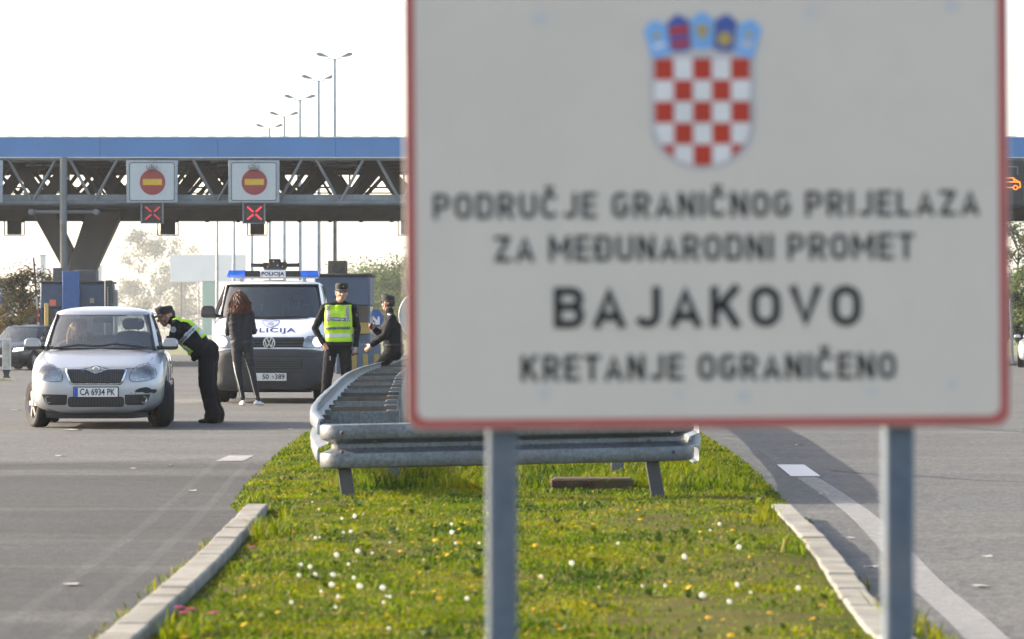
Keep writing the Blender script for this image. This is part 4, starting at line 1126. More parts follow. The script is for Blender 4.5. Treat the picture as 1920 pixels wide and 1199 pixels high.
def block(name, lab, cat, px0, px1, py, Y, col, trim=True):
    k = FPX / Y; t = thing(name, lab, cat, (PX((px0 + px1) / 2, Y), Y, 0)); w = (px1 - px0) / k; h = PZ(py, Y)
    MB().box((0, w * .4, h / 2), (w, w * .8, h)).build('wall', M(lab[:14].replace(' ', '_'), col, .8, var=.1, scale=.5), t, bevel=.05)
    MB().box((0, w * .4, h + .1), (w + .3, w * .8 + .3, .25)).build('roof', steel_l, t)
    return t, w, h
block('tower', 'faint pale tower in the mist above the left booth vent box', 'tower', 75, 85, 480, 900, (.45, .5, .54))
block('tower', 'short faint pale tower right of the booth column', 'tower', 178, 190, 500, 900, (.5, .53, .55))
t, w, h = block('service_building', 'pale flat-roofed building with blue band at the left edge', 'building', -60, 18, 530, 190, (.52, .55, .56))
MB().box((0, -.06, PZ(560, 190)), (w + .02, .1, 16 / FPX * 190)).build('blue_band', M('band_blue', (.06, .16, .50), .5), t)
t, w, h = block('blue_kiosk', 'bright blue low hut behind the dark cars left of the booth', 'hut', 20, 70, 603, 165, (.10, .30, .62))
Y = 122
pl = thing('leaning_pole', 'slim grey pole beside the silver car at the right edge', 'pole', (PX(1899, Y), Y, 0))
MB().tube([(0, 0, 0), (-.10, 0, PZ(560, Y))], [.05, .035], 8).build('shaft', steel_l, pl)
MB().box((0, 0, .03), (.25, .25, .06)).build('base', steel_d, pl)
# far verge bank at the plaza edge
bank = MB(); V = []; F = []
xs = [(-70 + i * 2.5) for i in range(57)]
for j in range(5):
    for x in xs: V.append((x, 170 + j * 8, (0, .25, .5, .5, -.02)[j] + (.2 * noise.noise((x * .2, j, 0)) if 0 < j < 4 else -.02)))
for j in range(4):
    for i in range(56): F.append((j * 57 + i, j * 57 + i + 1, (j + 1) * 57 + i + 1, (j + 1) * 57 + i))
tag(bank.add(V, F).build('grass_bank', M('bank_grass', (.13, .14, .06), .95, var=.4, scale=.8), smooth=60), kind='structure')
# ---------------------------------------------------------------- vehicles
def body_mesh(stations, arches=(), arch_r=.33, arch_in=.5, N=40):
    """Loft superellipse sections (y, half width, z bottom, z top, squareness), then cut the wheel arches."""
    mb = MB(); V = []; F = []
    ys = [s[0] for s in stations]; st = []
    for i in range(len(stations) - 1):
        a, b = stations[i], stations[i + 1]; m = max(1, int((b[0] - a[0]) / .12))
        p0 = stations[max(i - 1, 0)]; p3 = stations[min(i + 2, len(stations) - 1)]
        for k in range(m):
            t = k / m
            q = [a[j] + (b[j] - a[j]) * t for j in range(5)]
            st.append(q)
    st.append(list(stations[-1]))
    for y, w, z0, z1, n in st:
        zc, h = (z0 + z1) / 2, (z1 - z0) / 2
        for k in range(N):
            t = 2 * math.pi * k / N; c, s = math.cos(t), math.sin(t)
            V.append((w * math.copysign(abs(c) ** (2 / n), c), y, zc + h * math.copysign(abs(s) ** (2 / n), s)))
    L_ = len(st)
    for i in range(L_ - 1):
        for k in range(N): F.append((i * N + k, i * N + (k + 1) % N, (i + 1) * N + (k + 1) % N, (i + 1) * N + k))
    for i, e in ((0, 0), (L_ - 1, 1)):
        c = len(V); ring = [V[i * N + k] for k in range(N)]
        V.append((0, ring[0][1] - (.012 if e == 0 else -.012), sum(p[2] for p in ring) / N))
        for k in range(N): F.append((i * N + k, i * N + (k + 1) % N, c))
    mb.add(V, F); me = mb.mesh('body')
    if arches:
        cut = MB()
        for y, z in arches:
            for s in (-1, 1): cut.lathe([(arch_r, s * arch_in), (arch_r, s * 1.3)], 28, 'x', (0, y, z))
        cm_ = cut.mesh('cutter'); co = bpy.data.objects.new('cutter', cm_); COL.objects.link(co)
        bo = bpy.data.objects.new('body', me); COL.objects.link(bo)
        md = bo.modifiers.new('b', 'BOOLEAN'); md.object = co; md.operation = 'DIFFERENCE'; md.solver = 'EXACT'
        me = baked(bo); bpy.data.objects.remove(co)
    me.polygons.foreach_set('use_smooth', [True] * len(me.polygons)); me.set_sharp_from_angle(angle=R(32))
    return me

def greenhouse(base, roof, zb, zt, dome, tags, parent, paint, glass_m, pillar, v0=.06, v1=.93, roofcrown=.045):
    """Pillars and roof as one shell, each glazed run a pane of its own. base/roof: half outlines, tags per segment: g = glass."""
    full = lambda h: [(x, y) for x, y in h] + [(-x, y) for x, y in h[-2:0:-1]]
    B, T = full(base), full(roof); tg = list(tags) + list(tags)[::-1]
    n = len(B)
    def pt(i, v, out=0.0):
        b, t = B[i % n], T[i % n]; bul = .018 * math.sin(math.pi * v)
        cx, cy = 0, (T[0][1] + T[len(roof) - 1][1]) / 2
        x, y = b[0] + (t[0] - b[0]) * v, b[1] + (t[1] - b[1]) * v
        d = Vector((x - cx, (y - cy) * .3)); d = d.normalized() if d.length else d
        return (x + d.x * (bul + out), y + d.y * (bul + out), zb + (zt - zb) * v)
    shell = MB(); panes = {}
    vs = [0, v0, v0 + (v1 - v0) * .33, v0 + (v1 - v0) * .66, v1, 1.0]
    for i in range(n):
        for r in range(len(vs) - 1):
            q = [pt(i, vs[r]), pt(i + 1, vs[r]), pt(i + 1, vs[r + 1]), pt(i, vs[r + 1])]
            if tg[i][0] == 'g' and 0 < r < len(vs) - 2:
                key = tg[i] + ('' if tg[i] in ('gw', 'gr') else ('L' if i >= n / 2 else 'R'))
                panes.setdefault(key, MB()).add([pt(i, vs[r], -.006), pt(i + 1, vs[r], -.006), pt(i + 1, vs[r + 1], -.006), pt(i, vs[r + 1], -.006)], [(0, 1, 2, 3)])
            else: shell.add(q, [(0, 1, 2, 3)], 1 if tg[i] in ('k',) else 0)
    cy = (T[0][1] + T[len(roof) - 1][1]) / 2; rings = []
    for s in (1.0, .97, .88, .7, .45, .2):
        rings.append([(x * s, cy + (y - cy) * s, zt + dome * (1 - s ** 2.6) ** .75 if s < 1 else zt) for x, y in (pt(i, 1.0)[:2] for i in range(n))])
    for a, b in zip(rings, rings[1:]):
        for i in range(n): shell.add([a[i], a[(i + 1) % n], b[(i + 1) % n], b[i]], [(0, 1, 2, 3)], 0)
    shell.add(rings[-1], [tuple(range(n))], 0)
    # inner headlining, dark
    shell.add([(x * .97, y, zt - .03) for x, y in T], [tuple(range(n))], 2)
    so = shell.build('roof', [paint, blk, pillar], parent, smooth=40)
    for key, mb in panes.items():
        mb.build({'gw': 'windscreen', 'gr': 'rear_window'}.get(key, 'side_window'), glass_m, parent, smooth=60)
    return so

rubber = M('tyre_rubber', (.022, .022, .022), .8, var=.2, scale=20, bump=.15, bscale=80, spec=.3)
alloy = M('rim_metal', (.42, .42, .42), .35, .8, var=.15, scale=8, dirt=(.15, .13, .11), damt=.5)
def wheel(parent, x, y, r, w, side, steer=0.0):
    t = bpy.data.objects.new('wheel', None); COL.objects.link(t); t.parent = parent; t.location = (x, y, r); t.rotation_euler = (0, 0, steer)
    ri = r * .64
    MB().lathe([(ri, -w * .42), (r * .90, -w / 2), (r * .975, -w * .42), (r, -w * .25), (r, -w * .06), (r * .985, -w * .05), (r * .985, w * .05), (r, w * .06), (r, w * .25), (r * .975, w * .42), (r * .90, w / 2), (ri, w * .42)], 36, 'x', caps=False).build('tyre', rubber, t)
    rm = MB(); o = side * w * .36
    rm.lathe([(ri * 1.01, -side * w * .4), (ri * 1.01, side * w * .4), (ri * .985, side * w * .4), (ri * .985, -side * w * .4)], 30, 'x', caps=False); rm.lathe([(.0, -side * w * .05), (ri * .98, -side * w * .05), (ri * .98, -side * w * .12), (0, -side * w * .12)], 24, 'x', mi=1)
    rm.lathe([(ri * 1.04, o), (ri * .96, o + side * .015), (ri * .9, o - side * .02)], 30, 'x', caps=False)
    for k in range(6):
        a = k * math.pi / 3; rm.bar((o, ri * .12 * math.cos(a), ri * .12 * math.sin(a)), (o - side * .01, ri * .95 * math.cos(a), ri * .95 * math.sin(a)), .055, .03, up=(1, 0, 0))
    rm.lathe([(.05, o - side * .02), (.05, o + side * .02), (.03, o + side * .025)], 16, 'x')
    rm.build('rim', [alloy, M('brake_dark', (.05, .045, .04), .7)], t, smooth=30)
def mirror(parent, x, y, z, w, h, d, paint, side, lower=True):
    m_ = MB(); pts = []
    def shape(z0, z1, mi, grow=1.0):
        n = 18
        prof = [(-w / 2, z0)] + [(-w / 2 * math.copysign(abs(math.cos(a)) ** .55, math.cos(a)) * grow, z0 + (z1 - z0) * abs(math.sin(a)) ** .6) for a in [math.pi * k / n for k in range(1, n)]] + [(w / 2, z0)]
        m_.prism([(x + px, pz) for px, pz in prof], y - d * .5, y + d * .35, mi)
    shape(z, z + h * .7, 0); shape(z, z - h * .3, 1, .97)
    o = m_.build('mirror', [paint, blk], parent, smooth=45, bevel=.02)
    MB().bar((x - side * w * .35, y + .02, z - h * .1), (x - side * (w * .5 + .14), y + .06, z - h * .18), .06, .05).build('mirror_arm', blk, o, bevel=.01)
    MB().prism([(x + px, pz) for px, pz in rrect(-w * .42, w * .42, z - h * .2, z + h * .55, .03)], y + d * .36, y + d * .37).build('mirror_glass', M('mirror_silvered', (.7, .72, .74), .05, 1.0), o)
    return o

# ---- silver hatchback
silver = M('silver_paint', (.40, .415, .44), .30, .45, var=.015, scale=2.5, coat=.5, rvar=.01)
grille_m = M('grille_black', (.015, .015, .015), .5); lamp_in = M('lamp_reflector', (.46, .47, .48), .25, .4, var=.3, scale=22, rvar=.1)
lens_g = glass('lamp_lens', (.93, .95, .96), .06); chrome = M('chrome', (.75, .75, .75), .12, 1.0)
car_glass = glass('car_glass', (.80, .86, .86), .05, .015, body=(.55, .60, .64), bodyamt=.10)
seat_m = M('seat_fabric', (.045, .05, .06), .9, var=.2); dash_m = M('dashboard', (.05, .055, .06), .7)
CARYAW = math.atan2(.060, 1.0)
car = thing('silver_hatchback', 'silver hatchback with dented bonnet and black scrape on its bumper', 'car', (PX(180, 44.8), 44.8, 0), CARYAW)
cst = [(0, .46, .27, .60, 3.2), (.02, .56, .22, .685, 3.5), (.06, .655, .19, .735, 3.8), (.14, .72, .18, .765, 4), (.28, .768, .175, .805, 4), (.5, .80, .17, .86, 4), (.8, .815, .17, .925, 4.2), (1.1, .82, .17, .965, 4.6), (1.6, .822, .17, .985, 5), (3.2, .815, .17, .99, 5), (3.7, .79, .19, .985, 4.4), (3.9, .70, .24, .94, 4), (3.98, .55, .32, .86, 3.5)]
cb_me = body_mesh(cst, ((.82, .30), (3.27, .30)), .335, .55)
# dent on the bonnet
for v in cb_me.vertices:
    d = Vector((v.co.x + .34, (v.co.y - .22) * .7)); 
    if v.co.z > .7: v.co.z -= .022 * math.exp(-(d.length / .12) ** 2)
cbody = link('body', cb_me, silver, car)
cskin = Skin([cb_me])
base = [(0, .93), (.3, .95), (.56, 1.02), (.655, 1.13), (.715, 1.32), (.735, 1.75), (.745, 2.18), (.745, 2.28), (.735, 3.0), (.70, 3.30), (.63, 3.66), (.5, 3.78), (0, 3.84)]
roof = [(0, 1.62), (.27, 1.64), (.475, 1.70), (.545, 1.78), (.575, 1.92), (.59, 2.05), (.595, 2.2), (.595, 2.3), (.58, 2.95), (.565, 3.15), (.52, 3.42), (.42, 3.50), (0, 3.54)]
greenhouse(base, roof, .93, 1.41, .075, ['gw', 'gw', 'gw', 'p', 'gs', 'gs', 'k', 'gs', 'gs', 'p', 'p', 'gr'], car, silver, car_glass, dash_m)
# black surround line of the windscreen
sur = MB()
def gh(b, t, v, zb=.93, zt=1.41, o=.022): return (b[0] + (t[0] - b[0]) * v + o * .5 * (1 if b[0] > 0 else -1), b[1] + (t[1] - b[1]) * v - o, zb + (zt - zb) * v)
for s in (-1, 1):
    bb_, tt_ = (base[3][0] * s, base[3][1]), (roof[3][0] * s, roof[3][1])
    sur.tube([gh(bb_, tt_, v) for v in (.02, .3, .6, .94)], .014, 6)
sur.build('windscreen_trim', blk, car)
# interior
din = MB(); din.prism([(x, z) for x, z in rrect(-.64, .64, .93, .985, .02)], 1.12, 3.4)
din.ball((.34, 1.35, .98), (.17, .12, .07), n=14); din.build('dashboard', dash_m, car)
def car_seat(x, y):
    s = MB(); s.prism([(x + px, z) for px, z in rrect(-.245, .245, .72, 1.17, .12, 8)], y, y + .13)
    s.prism([(x + px, z) for px, z in rrect(-.135, .135, 1.19, 1.335, .06, 6)], y + .02, y + .12)
    for q in (-.06, .06): s.tube([(x + q, y + .07, 1.15), (x + q, y + .07, 1.22)], .01, 6)
    return s.build('front_seat', seat_m, car, bevel=.03)
car_seat(.36, 2.05); car_seat(-.36, 2.12)
MB().prism([(px, z) for px, z in rrect(-.62, .62, .8, 1.12, .1)], 2.95, 3.08).build('rear_seat', seat_m, car, bevel=.03)
sw = MB(); c = Vector((.36, 1.62, 1.0))
ring = [c + Vector((.18 * math.cos(a), .05 * math.sin(a), .17 * math.sin(a))) for a in [6.2832 * k / 20 for k in range(21)]]
sw.tube(ring, .013, 6); sw.build('steering_wheel', blk, car)
rv = MB(); rv.prism(rrect(-.125, .125, 1.275, 1.345, .02), 1.66, 1.69); rv.bar((0, 1.67, 1.34), (0, 1.69, 1.40), .03, .02); rv.build('rear_view_mirror', M('mirror_case', (.06, .065, .075), .4), car, bevel=.01)
vs_ = MB(); vs_.prism(rrect(-.28, .28, 1.355, 1.40, .018), 1.66, 1.70); vs_.build('sun_visor', M('visor', (.16, .17, .18), .8), car, bevel=.01)
# wipers
wp = MB()
for pts in ([(-.56, .945, .965), (-.25, .905, 1.0), (.02, .90, .985)], [(-.02, .90, .985), (.2, .90, 1.015), (.58, .99, .965)]): wp.tube(pts, .014, 6)
wp.bar((-.63, .99, .955), (.63, .99, .955), .05, .02); wp.build('wiper', blk, car)
# nose: grille, lamps, intakes, plate
top = lambda x: .715 - .055 * math.exp(-(x / .085) ** 2)
g_out = [(x, top(x)) for x in np.linspace(-.345, .345, 25)] + [(.345, .70), (.30, .565), (.27, .545), (-.27, .545), (-.30, .565), (-.345, .70)]
bright = M('silver_trim', (.62, .65, .68), .22, .8)
gs = [(x * 1.07, .63 + (z - .63) * 1.16 - .004) for x, z in g_out]
cskin.patch('grille_surround', [gs], .006, bright, car, .05, .014)
gr = cskin.patch('grille', [g_out], .018, grille_m, car, .05)
bars = MB()
for x in np.linspace(-.31, .31, 25):
    zt_ = top(x) - .012
    if x < -.3 or x > .3: continue
    p = cskin.pt(x, .56, .024); q = cskin.pt(x, zt_, .024)
    if p and q: bars.bar(p, q, .008, .012)
bars.build('grille_slats', M('grille_slat', (.07, .065, .06), .35), gr, smooth=0)
lo = rrect(-.335, .335, .262, .385, .035); lg_ = cskin.patch('lower_grille', [lo], .005, grille_m, car, .05)
bars = MB()
for x in np.linspace(-.31, .31, 36):
    p = cskin.pt(x, .275, .009); q = cskin.pt(x, .372, .009)
    if p and q: bars.bar(p, q, .006, .008)
bars.build('lower_slats', M('grille_slat', (.07, .065, .06), .35), lg_, smooth=0)
HL = spline([(-.425, .575), (-.405, .64), (-.45, .715), (-.53, .765), (-.62, .772), (-.685, .735), (-.712, .66), (-.70, .615), (-.62, .585), (-.52, .572)], 4)
FG = [(-.345, .41), (-.345, .31), (-.37, .285), (-.56, .285), (-.615, .32), (-.65, .415)]
for s in (1, -1):
    f = lambda pts: [(x * s, z) for x, z in pts]
    gp_ = [( -.56 + (x + .56) * 1.05, .67 + (z - .67) * 1.07) for x, z in HL]
    cskin.patch('lamp_gap', [f(gp_)], .003, blk, car, .05)
    h_ = cskin.patch('headlight', [f(HL)], .008, lamp_in, car, .04)
    cskin.patch('reflector', [circ(-.50 * s, .655, .060, 18), ], .012, M('reflector_bright', (.50, .50, .50), .25, .6), h_, .04)
    cskin.patch('reflector', [circ(-.61 * s, .665, .066, 18)], .012, M('reflector_dull', (.36, .37, .38), .3, .6, var=.3, scale=30), h_, .04)
    ind = [(-.50, .735), (-.55, .762), (-.63, .762), (-.66, .74), (-.58, .735)]
    cskin.patch('indicator', [f(ind)], .012, M('indicator_pink', (.50, .36, .34), .25, .4), h_, .04)
    cskin.patch('lens', [f(HL)], .022, lens_g, h_, .04)
    fo = cskin.patch('fog_opening', [f(FG)], .005, grille_m, car, .05)
    fl = MB(); p = cskin.pt(-.575 * s, .348, 0)
    fl.lathe([(.0, .0), (.030, .004), (.036, -.012), (.040, -.012), (.040, .02)], 20, 'y', p); fl.build('fog_lamp', lamp_in, fo)
scr = spline([(.46, .452), (.50, .478), (.545, .492), (.60, .50), (.635, .49), (.665, .474), (.715, .472), (.722, .445), (.69, .425), (.66, .432), (.60, .425), (.55, .44), (.50, .436)], 3)
cskin.patch('scrape', [scr, circ(.42, .43, .007, 8), circ(.475, .428, .008, 8)], .0035, M('scraped_plastic', (.02, .02, .022), .8, var=.4, scale=40), car, .03)
# bonnet shut line and bumper crease
def line(skin, pts, w, off, mb):
    V = []; F = []
    for i, (x, z) in enumerate(pts):
        a, b = skin.pt(x, z - w / 2, off), skin.pt(x, z + w / 2, off)
        V += [a, b]
    for i in range(len(pts) - 1):
        if None not in V[2 * i:2 * i + 4]: mb.add(V[2 * i:2 * i + 4], [(0, 1, 3, 2)])
ln = MB()
line(cskin, [(x, .722 + .03 * math.exp(-(x / .09) ** 2)) for x in np.linspace(-.44, .44, 30)], .008, .002, ln)
for s in (-1, 1): line(cskin, [(s * (.44 + .0 * t), .722) if t == 0 else (s * (.44 + .27 * t), .722 + .20 * t ** 2.2 ) for t in np.linspace(0, 1, 12)], .007, .002, ln)
ln.build('shut_line', blk, cbody, smooth=0)
bd = MB(); bd.lathe([(.0, -.006), (.040, -.004), (.044, .0), (.044, .02)], 24, 'y', Vector(cskin.pt(0, .71, .012)))
bo_ = bd.build('badge', chrome, car); MB().lathe([(.0, -.01), (.031, -.009), (.033, .002)], 20, 'y', Vector(cskin.pt(0, .71, .014))).build('badge_centre', M('badge_grey', (.35, .38, .38), .3, .6), bo_)
MB().lathe([(.047, -.004), (.050, -.004), (.050, .004), (.047, .004)], 24, 'y', Vector(cskin.pt(0, .71, .010)), caps=False).build('badge_ring', blk, bo_)
# number plate
plate_w = M('plate_white', (.72, .72, .70), .4); plate_b = M('plate_blue', (.02, .07, .45), .4); ink = M('plate_ink', (.015, .015, .02), .5)
def plate(parent, cx, cz_, y, txt, w=.52, h=.11, blue=True, x_text=.02, tw=.42, gap=None):
    pl = MB().prism(rrect(cx - w / 2, cx + w / 2, cz_ - h / 2, cz_ + h / 2, .008), y, y + .012).build('number_plate', plate_w, parent)
    fr = MB(); fr.prism(rrect(cx - w / 2 - .012, cx + w / 2 + .012, cz_ - h / 2 - .012, cz_ + h / 2 + .012, .01), y + .003, y + .03); fr.build('plate_frame', blk, pl)
    if blue: MB().prism([(cx - w / 2 + .002, cz_ - h / 2 + .002), (cx - w / 2 + .002, cz_ + h / 2 - .002), (cx - w / 2 + .045, cz_ + h / 2 - .002), (cx - w / 2 + .045, cz_ - h / 2 + .002)], y - .002, y).build('plate_band', plate_b, pl)
    V, F = text_mesh(txt, tw, .080, .02, 1.0)
    MB().add([(x + cx + x_text, y - .003, z + cz_ - .037) for x, z in V], F).build('plate_lettering', ink, pl, smooth=0)
    return pl
pl = plate(car, .0, .44, -.035, 'CA 6934 PK')
MB().box((0, .0, .44), (.5, .06, .09)).build('plate_mount', blk, pl)
# undertray, wheels, mirrors, exhaust, door seams and handles
MB().prism([(-.62, .20), (.62, .20), (.60, .135), (.42, .12), (-.42, .12), (-.60, .135)], .16, 3.6).build('undertray', blk, car)
for x, y, s in ((-.735, .82, -1), (.735, .82, 1)): wheel(car, x, y, .292, .19, s, R(21))
for x, y, s in ((-.735, 3.27, -1), (.735, 3.27, 1)): wheel(car, x, y, .292, .19, s)
mirror(car, -.845, 1.30, .985, .20, .145, .17, silver, -1); mirror(car, .845, 1.30, .985, .20, .145, .17, silver, 1)
for s in (-1, 1):
    sk = Skin([cb_me], (-s, 0, 0)); dm = MB()
    def sp_(y, z, o=.003): return sk.pt(y, z, o)
    for y0, y1 in ((1.28, 2.28), (2.30, 3.1)):
        loop = [(y0, .92), (y0, .35), (y0 + .06, .25), (y1 - .06, .25), (y1, .35), (y1, .92)]
        for (a, b), (c, d) in zip(loop, loop[1:]):
            m_ = 6; P = [sp_(a + (c - a) * t / m_, b + (d - b) * t / m_) for t in range(m_ + 1)]
            for p, q in zip(P, P[1:]):
                if p and q: dm.bar(p, q, .008, .004, up=(1, 0, 0))
    dm.build('door_seam', blk, cbody, smooth=0)
    for y in (2.12, 2.92):
        p = sp_(y, .78, .02)
        if p: MB().bar(Vector(p) - Vector((0, .09, 0)), Vector(p) + Vector((0, .09, 0)), .03, .03).build('door_handle', silver, car, bevel=.01)
    st_ = MB()
    P = [sp_(y, .52, .008) for y in np.linspace(1.2, 2.9, 8)]
    for p, q in zip(P, P[1:]):
        if p and q: st_.bar(p, q, .05, .012, up=(1, 0, 0))
    st_.build('side_moulding', silver, car, bevel=.004)
stk = MB()
stk.prism(rrect(.44, .50, 1.30, 1.325, .006), 1.575, 1.577); stk.build('windscreen_sticker', M('sticker', (.5, .35, .4), .6), car)

# ---- white police van
white = M('van_white', (.80, .81, .83), .30, 0, var=.02, scale=1.5, coat=.4, rvar=.02)
bump_m = M('bumper_plastic', (.038, .039, .041), .62, var=.12, scale=2, bump=.05, bscale=120, dirt=(.055, .052, .048), damt=.6, dscale=2)
van_glass = glass('van_glass', (.36, .44, .44), .10, .02, body=(.14, .19, .20), bodyamt=.14)
blue_p = M('van_blue', (.018, .03, .17), .4)
VY = 60.3
van = thing('police_van', 'white police van with dark grey bumper, blue light bar and headlights on', 'van', (PX(506, VY), VY, 0), R(1.9))
vst = [(0, .60, .45, .93, 3.5), (.03, .74, .35, 1.03, 4.5), (.10, .84, .25, 1.10, 5.5), (.25, .90, .22, 1.19, 7), (.45, .92, .2, 1.29, 8), (.72, .925, .2, 1.385, 9), (1.2, .93, .2, 1.40, 10), (4.6, .925, .22, 1.40, 10), (4.82, .88, .3, 1.38, 8), (4.88, .8, .4, 1.3, 6)]
vb_me = body_mesh(vst, ((.95, .34), (3.95, .34)), .39, .6, N=56)
vbody = link('body', vb_me, white, van)
bst = [(-.09, .60, .27, .80, 4), (-.06, .76, .215, .86, 5), (.02, .87, .2, .88, 6), (.16, .925, .195, .885, 8), (.50, .945, .2, .885, 9), (.56, .945, .24, .885, 9)]
bm_me = body_mesh(bst, N=48)
bmp = link('bumper', bm_me, bump_m, van)
vskin = Skin([vb_me]); bskin = Skin([bm_me])
base = [(0, .62), (.4, .655), (.74, .76), (.845, .90), (.885, 1.25), (.895, 1.7), (.90, 1.78), (.90, 3.1), (.90, 3.2), (.895, 4.5), (.82, 4.76), (.6, 4.82), (0, 4.86)]
roof = [(0, 1.28), (.38, 1.30), (.655, 1.38), (.74, 1.48), (.775, 1.62), (.785, 1.78), (.785, 1.86), (.785, 3.1), (.785, 3.2), (.78, 4.5), (.72, 4.66), (.5, 4.71), (0, 4.74)]
greenhouse(base, roof, 1.33, 1.955, .075, ['gw', 'gw', 'gw', 'p', 'gs', 'gs', 'p', 'gs2', 'p', 'gs3', 'p', 'gr'], van, white, van_glass, dash_m, v0=.07, v1=.955)
sur = MB()
for s in (-1, 1):
    b_, t_ = (base[3][0] * s * .985, base[3][1] - .01), (roof[3][0] * s * .985, roof[3][1] - .01)
    sur.tube([gh(b_, t_, v, 1.33, 1.955, .02) for v in (.06, .3, .6, .955)], .018, 6)
for v, rr in ((.955, .014), (.07, .02)):
    sur.tube([gh((x * s, y), (x2 * s, y2), v, 1.33, 1.955, .02) for s, seq in ((-1, (3, 2, 1)), (1, (0, 1, 2, 3))) for (x, y), (x2, y2) in [(base[i], roof[i]) for i in seq]], rr, 6)
sur.build('windscreen_trim', blk, van)
MB().prism(rrect(-.8, .8, 1.36, 1.40, .015), .85, 4.5).ball((.38, 1.1, 1.38), (.22, .15, .09), n=12).build('dashboard', dash_m, van)
for x in (-.45, .42):
    s = MB(); s.prism([(x + px, z) for px, z in rrect(-.25, .25, 1.15, 1.62, .1, 8)], 1.9, 2.05); s.prism([(x + px, z) for px, z in rrect(-.12, .12, 1.64, 1.80, .05)], 1.92, 2.02); s.build('front_seat', seat_m, van, bevel=.03)
MB().prism(rrect(-.86, .86, 1.0, 1.93, .05), 2.6, 2.63).build('bulkhead', M('bulkhead_grey', (.10, .11, .115), .7), van)
MB().prism(rrect(-.10, .10, 1.80, 1.865, .02), 1.22, 1.25).build('rear_view_mirror', blk, van, bevel=.01)
lt_ = MB()
for x in (-.31, -.16, .27, .44): lt_.box((x, 1.0, 1.56 + .03 * (x > 0)), (.010, .01, .12))
lt_.build('glass_ornament', M('pale_tape', (.7, .72, .72), .5), van)
gv = MB().prism([(-.77, 1.42), (-.70, 1.42), (-.70, 1.47), (-.75, 1.47)], .93, .95).build('dashboard_vest', M('vest_lime', (.42, .72, .02), .8), van)
wp = MB(); wp.tube([(.6, .70, 1.385), (.3, .66, 1.40), (-.05, .655, 1.39)], .014, 6); wp.tube([(-.1, .655, 1.385), (-.4, .665, 1.40), (-.7, .77, 1.39)], .014, 6); wp.build('wiper', blk, van)
# nose
gro = rrect(-.555, .555, .90, 1.065, .02)
gr = vskin.patch('grille', [gro], .006, grille_m, van, .06)
sl2 = MB()
for z in (.935, .985, 1.035):
    P = [vskin.pt(x, z, .014) for x in np.linspace(-.54, .54, 19)]
    for p, q in zip(P, P[1:]): sl2.bar(p, q, .02, .014)
sl2.build('grille_slats', M('van_slat', (.06, .06, .06), .3), gr, smooth=30)
lg_ = bskin.patch('lower_grille', [rrect(-.52, .52, .555, .70, .02)], .004, grille_m, bmp, .06)
sl2 = MB()
for z in np.linspace(.575, .685, 5):
    P = [bskin.pt(x, z, .010) for x in np.linspace(-.50, .50, 15)]
    for p, q in zip(P, P[1:]):
        if p and q: sl2.bar(p, q, .012, .012)
sl2.build('lower_slats', M('van_slat', (.06, .06, .06), .3), lg_, smooth=30)
for s in (-1, 1):
    hl = [(s * x, z) for x, z in ((.53, .90), (.545, 1.0), (.61, 1.07), (.80, 1.095), (.885, 1.08), (.895, .98), (.88, .895))]
    h_ = vskin.patch('headlight', [hl], .008, lamp_in, van, .05)
    vskin.patch('lamp_surround', [[(x * 1.0 + s * .0, .985 + (z - .985) * 1.10) for x, z in [(s * .7 + (x - s * .7) * 1.06, z) for x, z in hl]]], .003, blk, van, .05)
    vskin.patch('bulb', [circ(s * .775, .992, .078, 20)], .018, M('headlight_lit', (.9, .88, .8), .3, emit=(1.0, .90, .66), es=2.6), h_, .04)
    vskin.patch('reflector', [circ(s * .62, .985, .055, 18)], .014, M('reflector_bright', (.50, .50, .50), .25, .6), h_, .04)
    vskin.patch('lens', [hl], .024, lens_g, h_, .05)
    fo = bskin.patch('fog_cover', [circ(s * .74, .40, .05, 18)], .004, M('fog_dark', (.035, .036, .038), .4), bmp, .05)
bskin2 = MB(); line(bskin, [(x, .755) for x in np.linspace(-.80, .80, 24)], .012, .003, bskin2); line(bskin, [(x, .50) for x in np.linspace(-.80, .80, 24)], .008, .003, bskin2); bskin2.build('bumper_crease', blk, bmp, smooth=0)
# round emblem: ring with V over W strokes
ec = Vector(vskin.pt(-.012, .972, .03)); em = MB()
em.lathe([(.083, -.006), (.098, -.006), (.10, .01), (.081, .01)], 36, 'y', ec, caps=False)
def stroke(a, b, w=.017): em.bar(ec + Vector((a[0], -.006, a[1])), ec + Vector((b[0], -.006, b[1])), w, .012, up=(0, 1, 0))
for a, b in (((-.034, .076), (0, .004)), ((0, .004), (.034, .076)), ((-.070, .046), (-.034, -.066)), ((-.034, -.066), (0, -.006)), ((0, -.006), (.034, -.066)), ((.034, -.066), (.070, .046))): stroke(a, b)
eo = em.build('emblem', M('emblem_chrome', (.82, .83, .84), .2, .6), van, smooth=30)
MB().lathe([(.0, .004), (.084, .004), (.084, .03)], 30, 'y', ec).build('emblem_back', grille_m, eo)
V, F = text_mesh('POLICIJA', .88, .070, .02, 1.12)
vskin.patch('bonnet_lettering', [([(x - .03, z + 1.145) for x, z in V], F)], .006, blue_p, vbody)
shp = [(-.145, 1.335), (-.12, 1.345), (0, 1.352), (.12, 1.345), (.145, 1.335), (.14, 1.30), (.10, 1.255), (.03, 1.225), (0, 1.21), (-.03, 1.225), (-.10, 1.255), (-.14, 1.30)]
bg = vskin.patch('police_badge', [[(x, z) for x, z in shp]], .010, M('badge_blue', (.24, .27, .50), .4), vbody, .03)
vskin.patch('badge_field', [[(x * .86, 1.285 + (z - 1.285) * .78) for x, z in shp]], .014, M('badge_silver', (.62, .63, .60), .4), bg, .03)
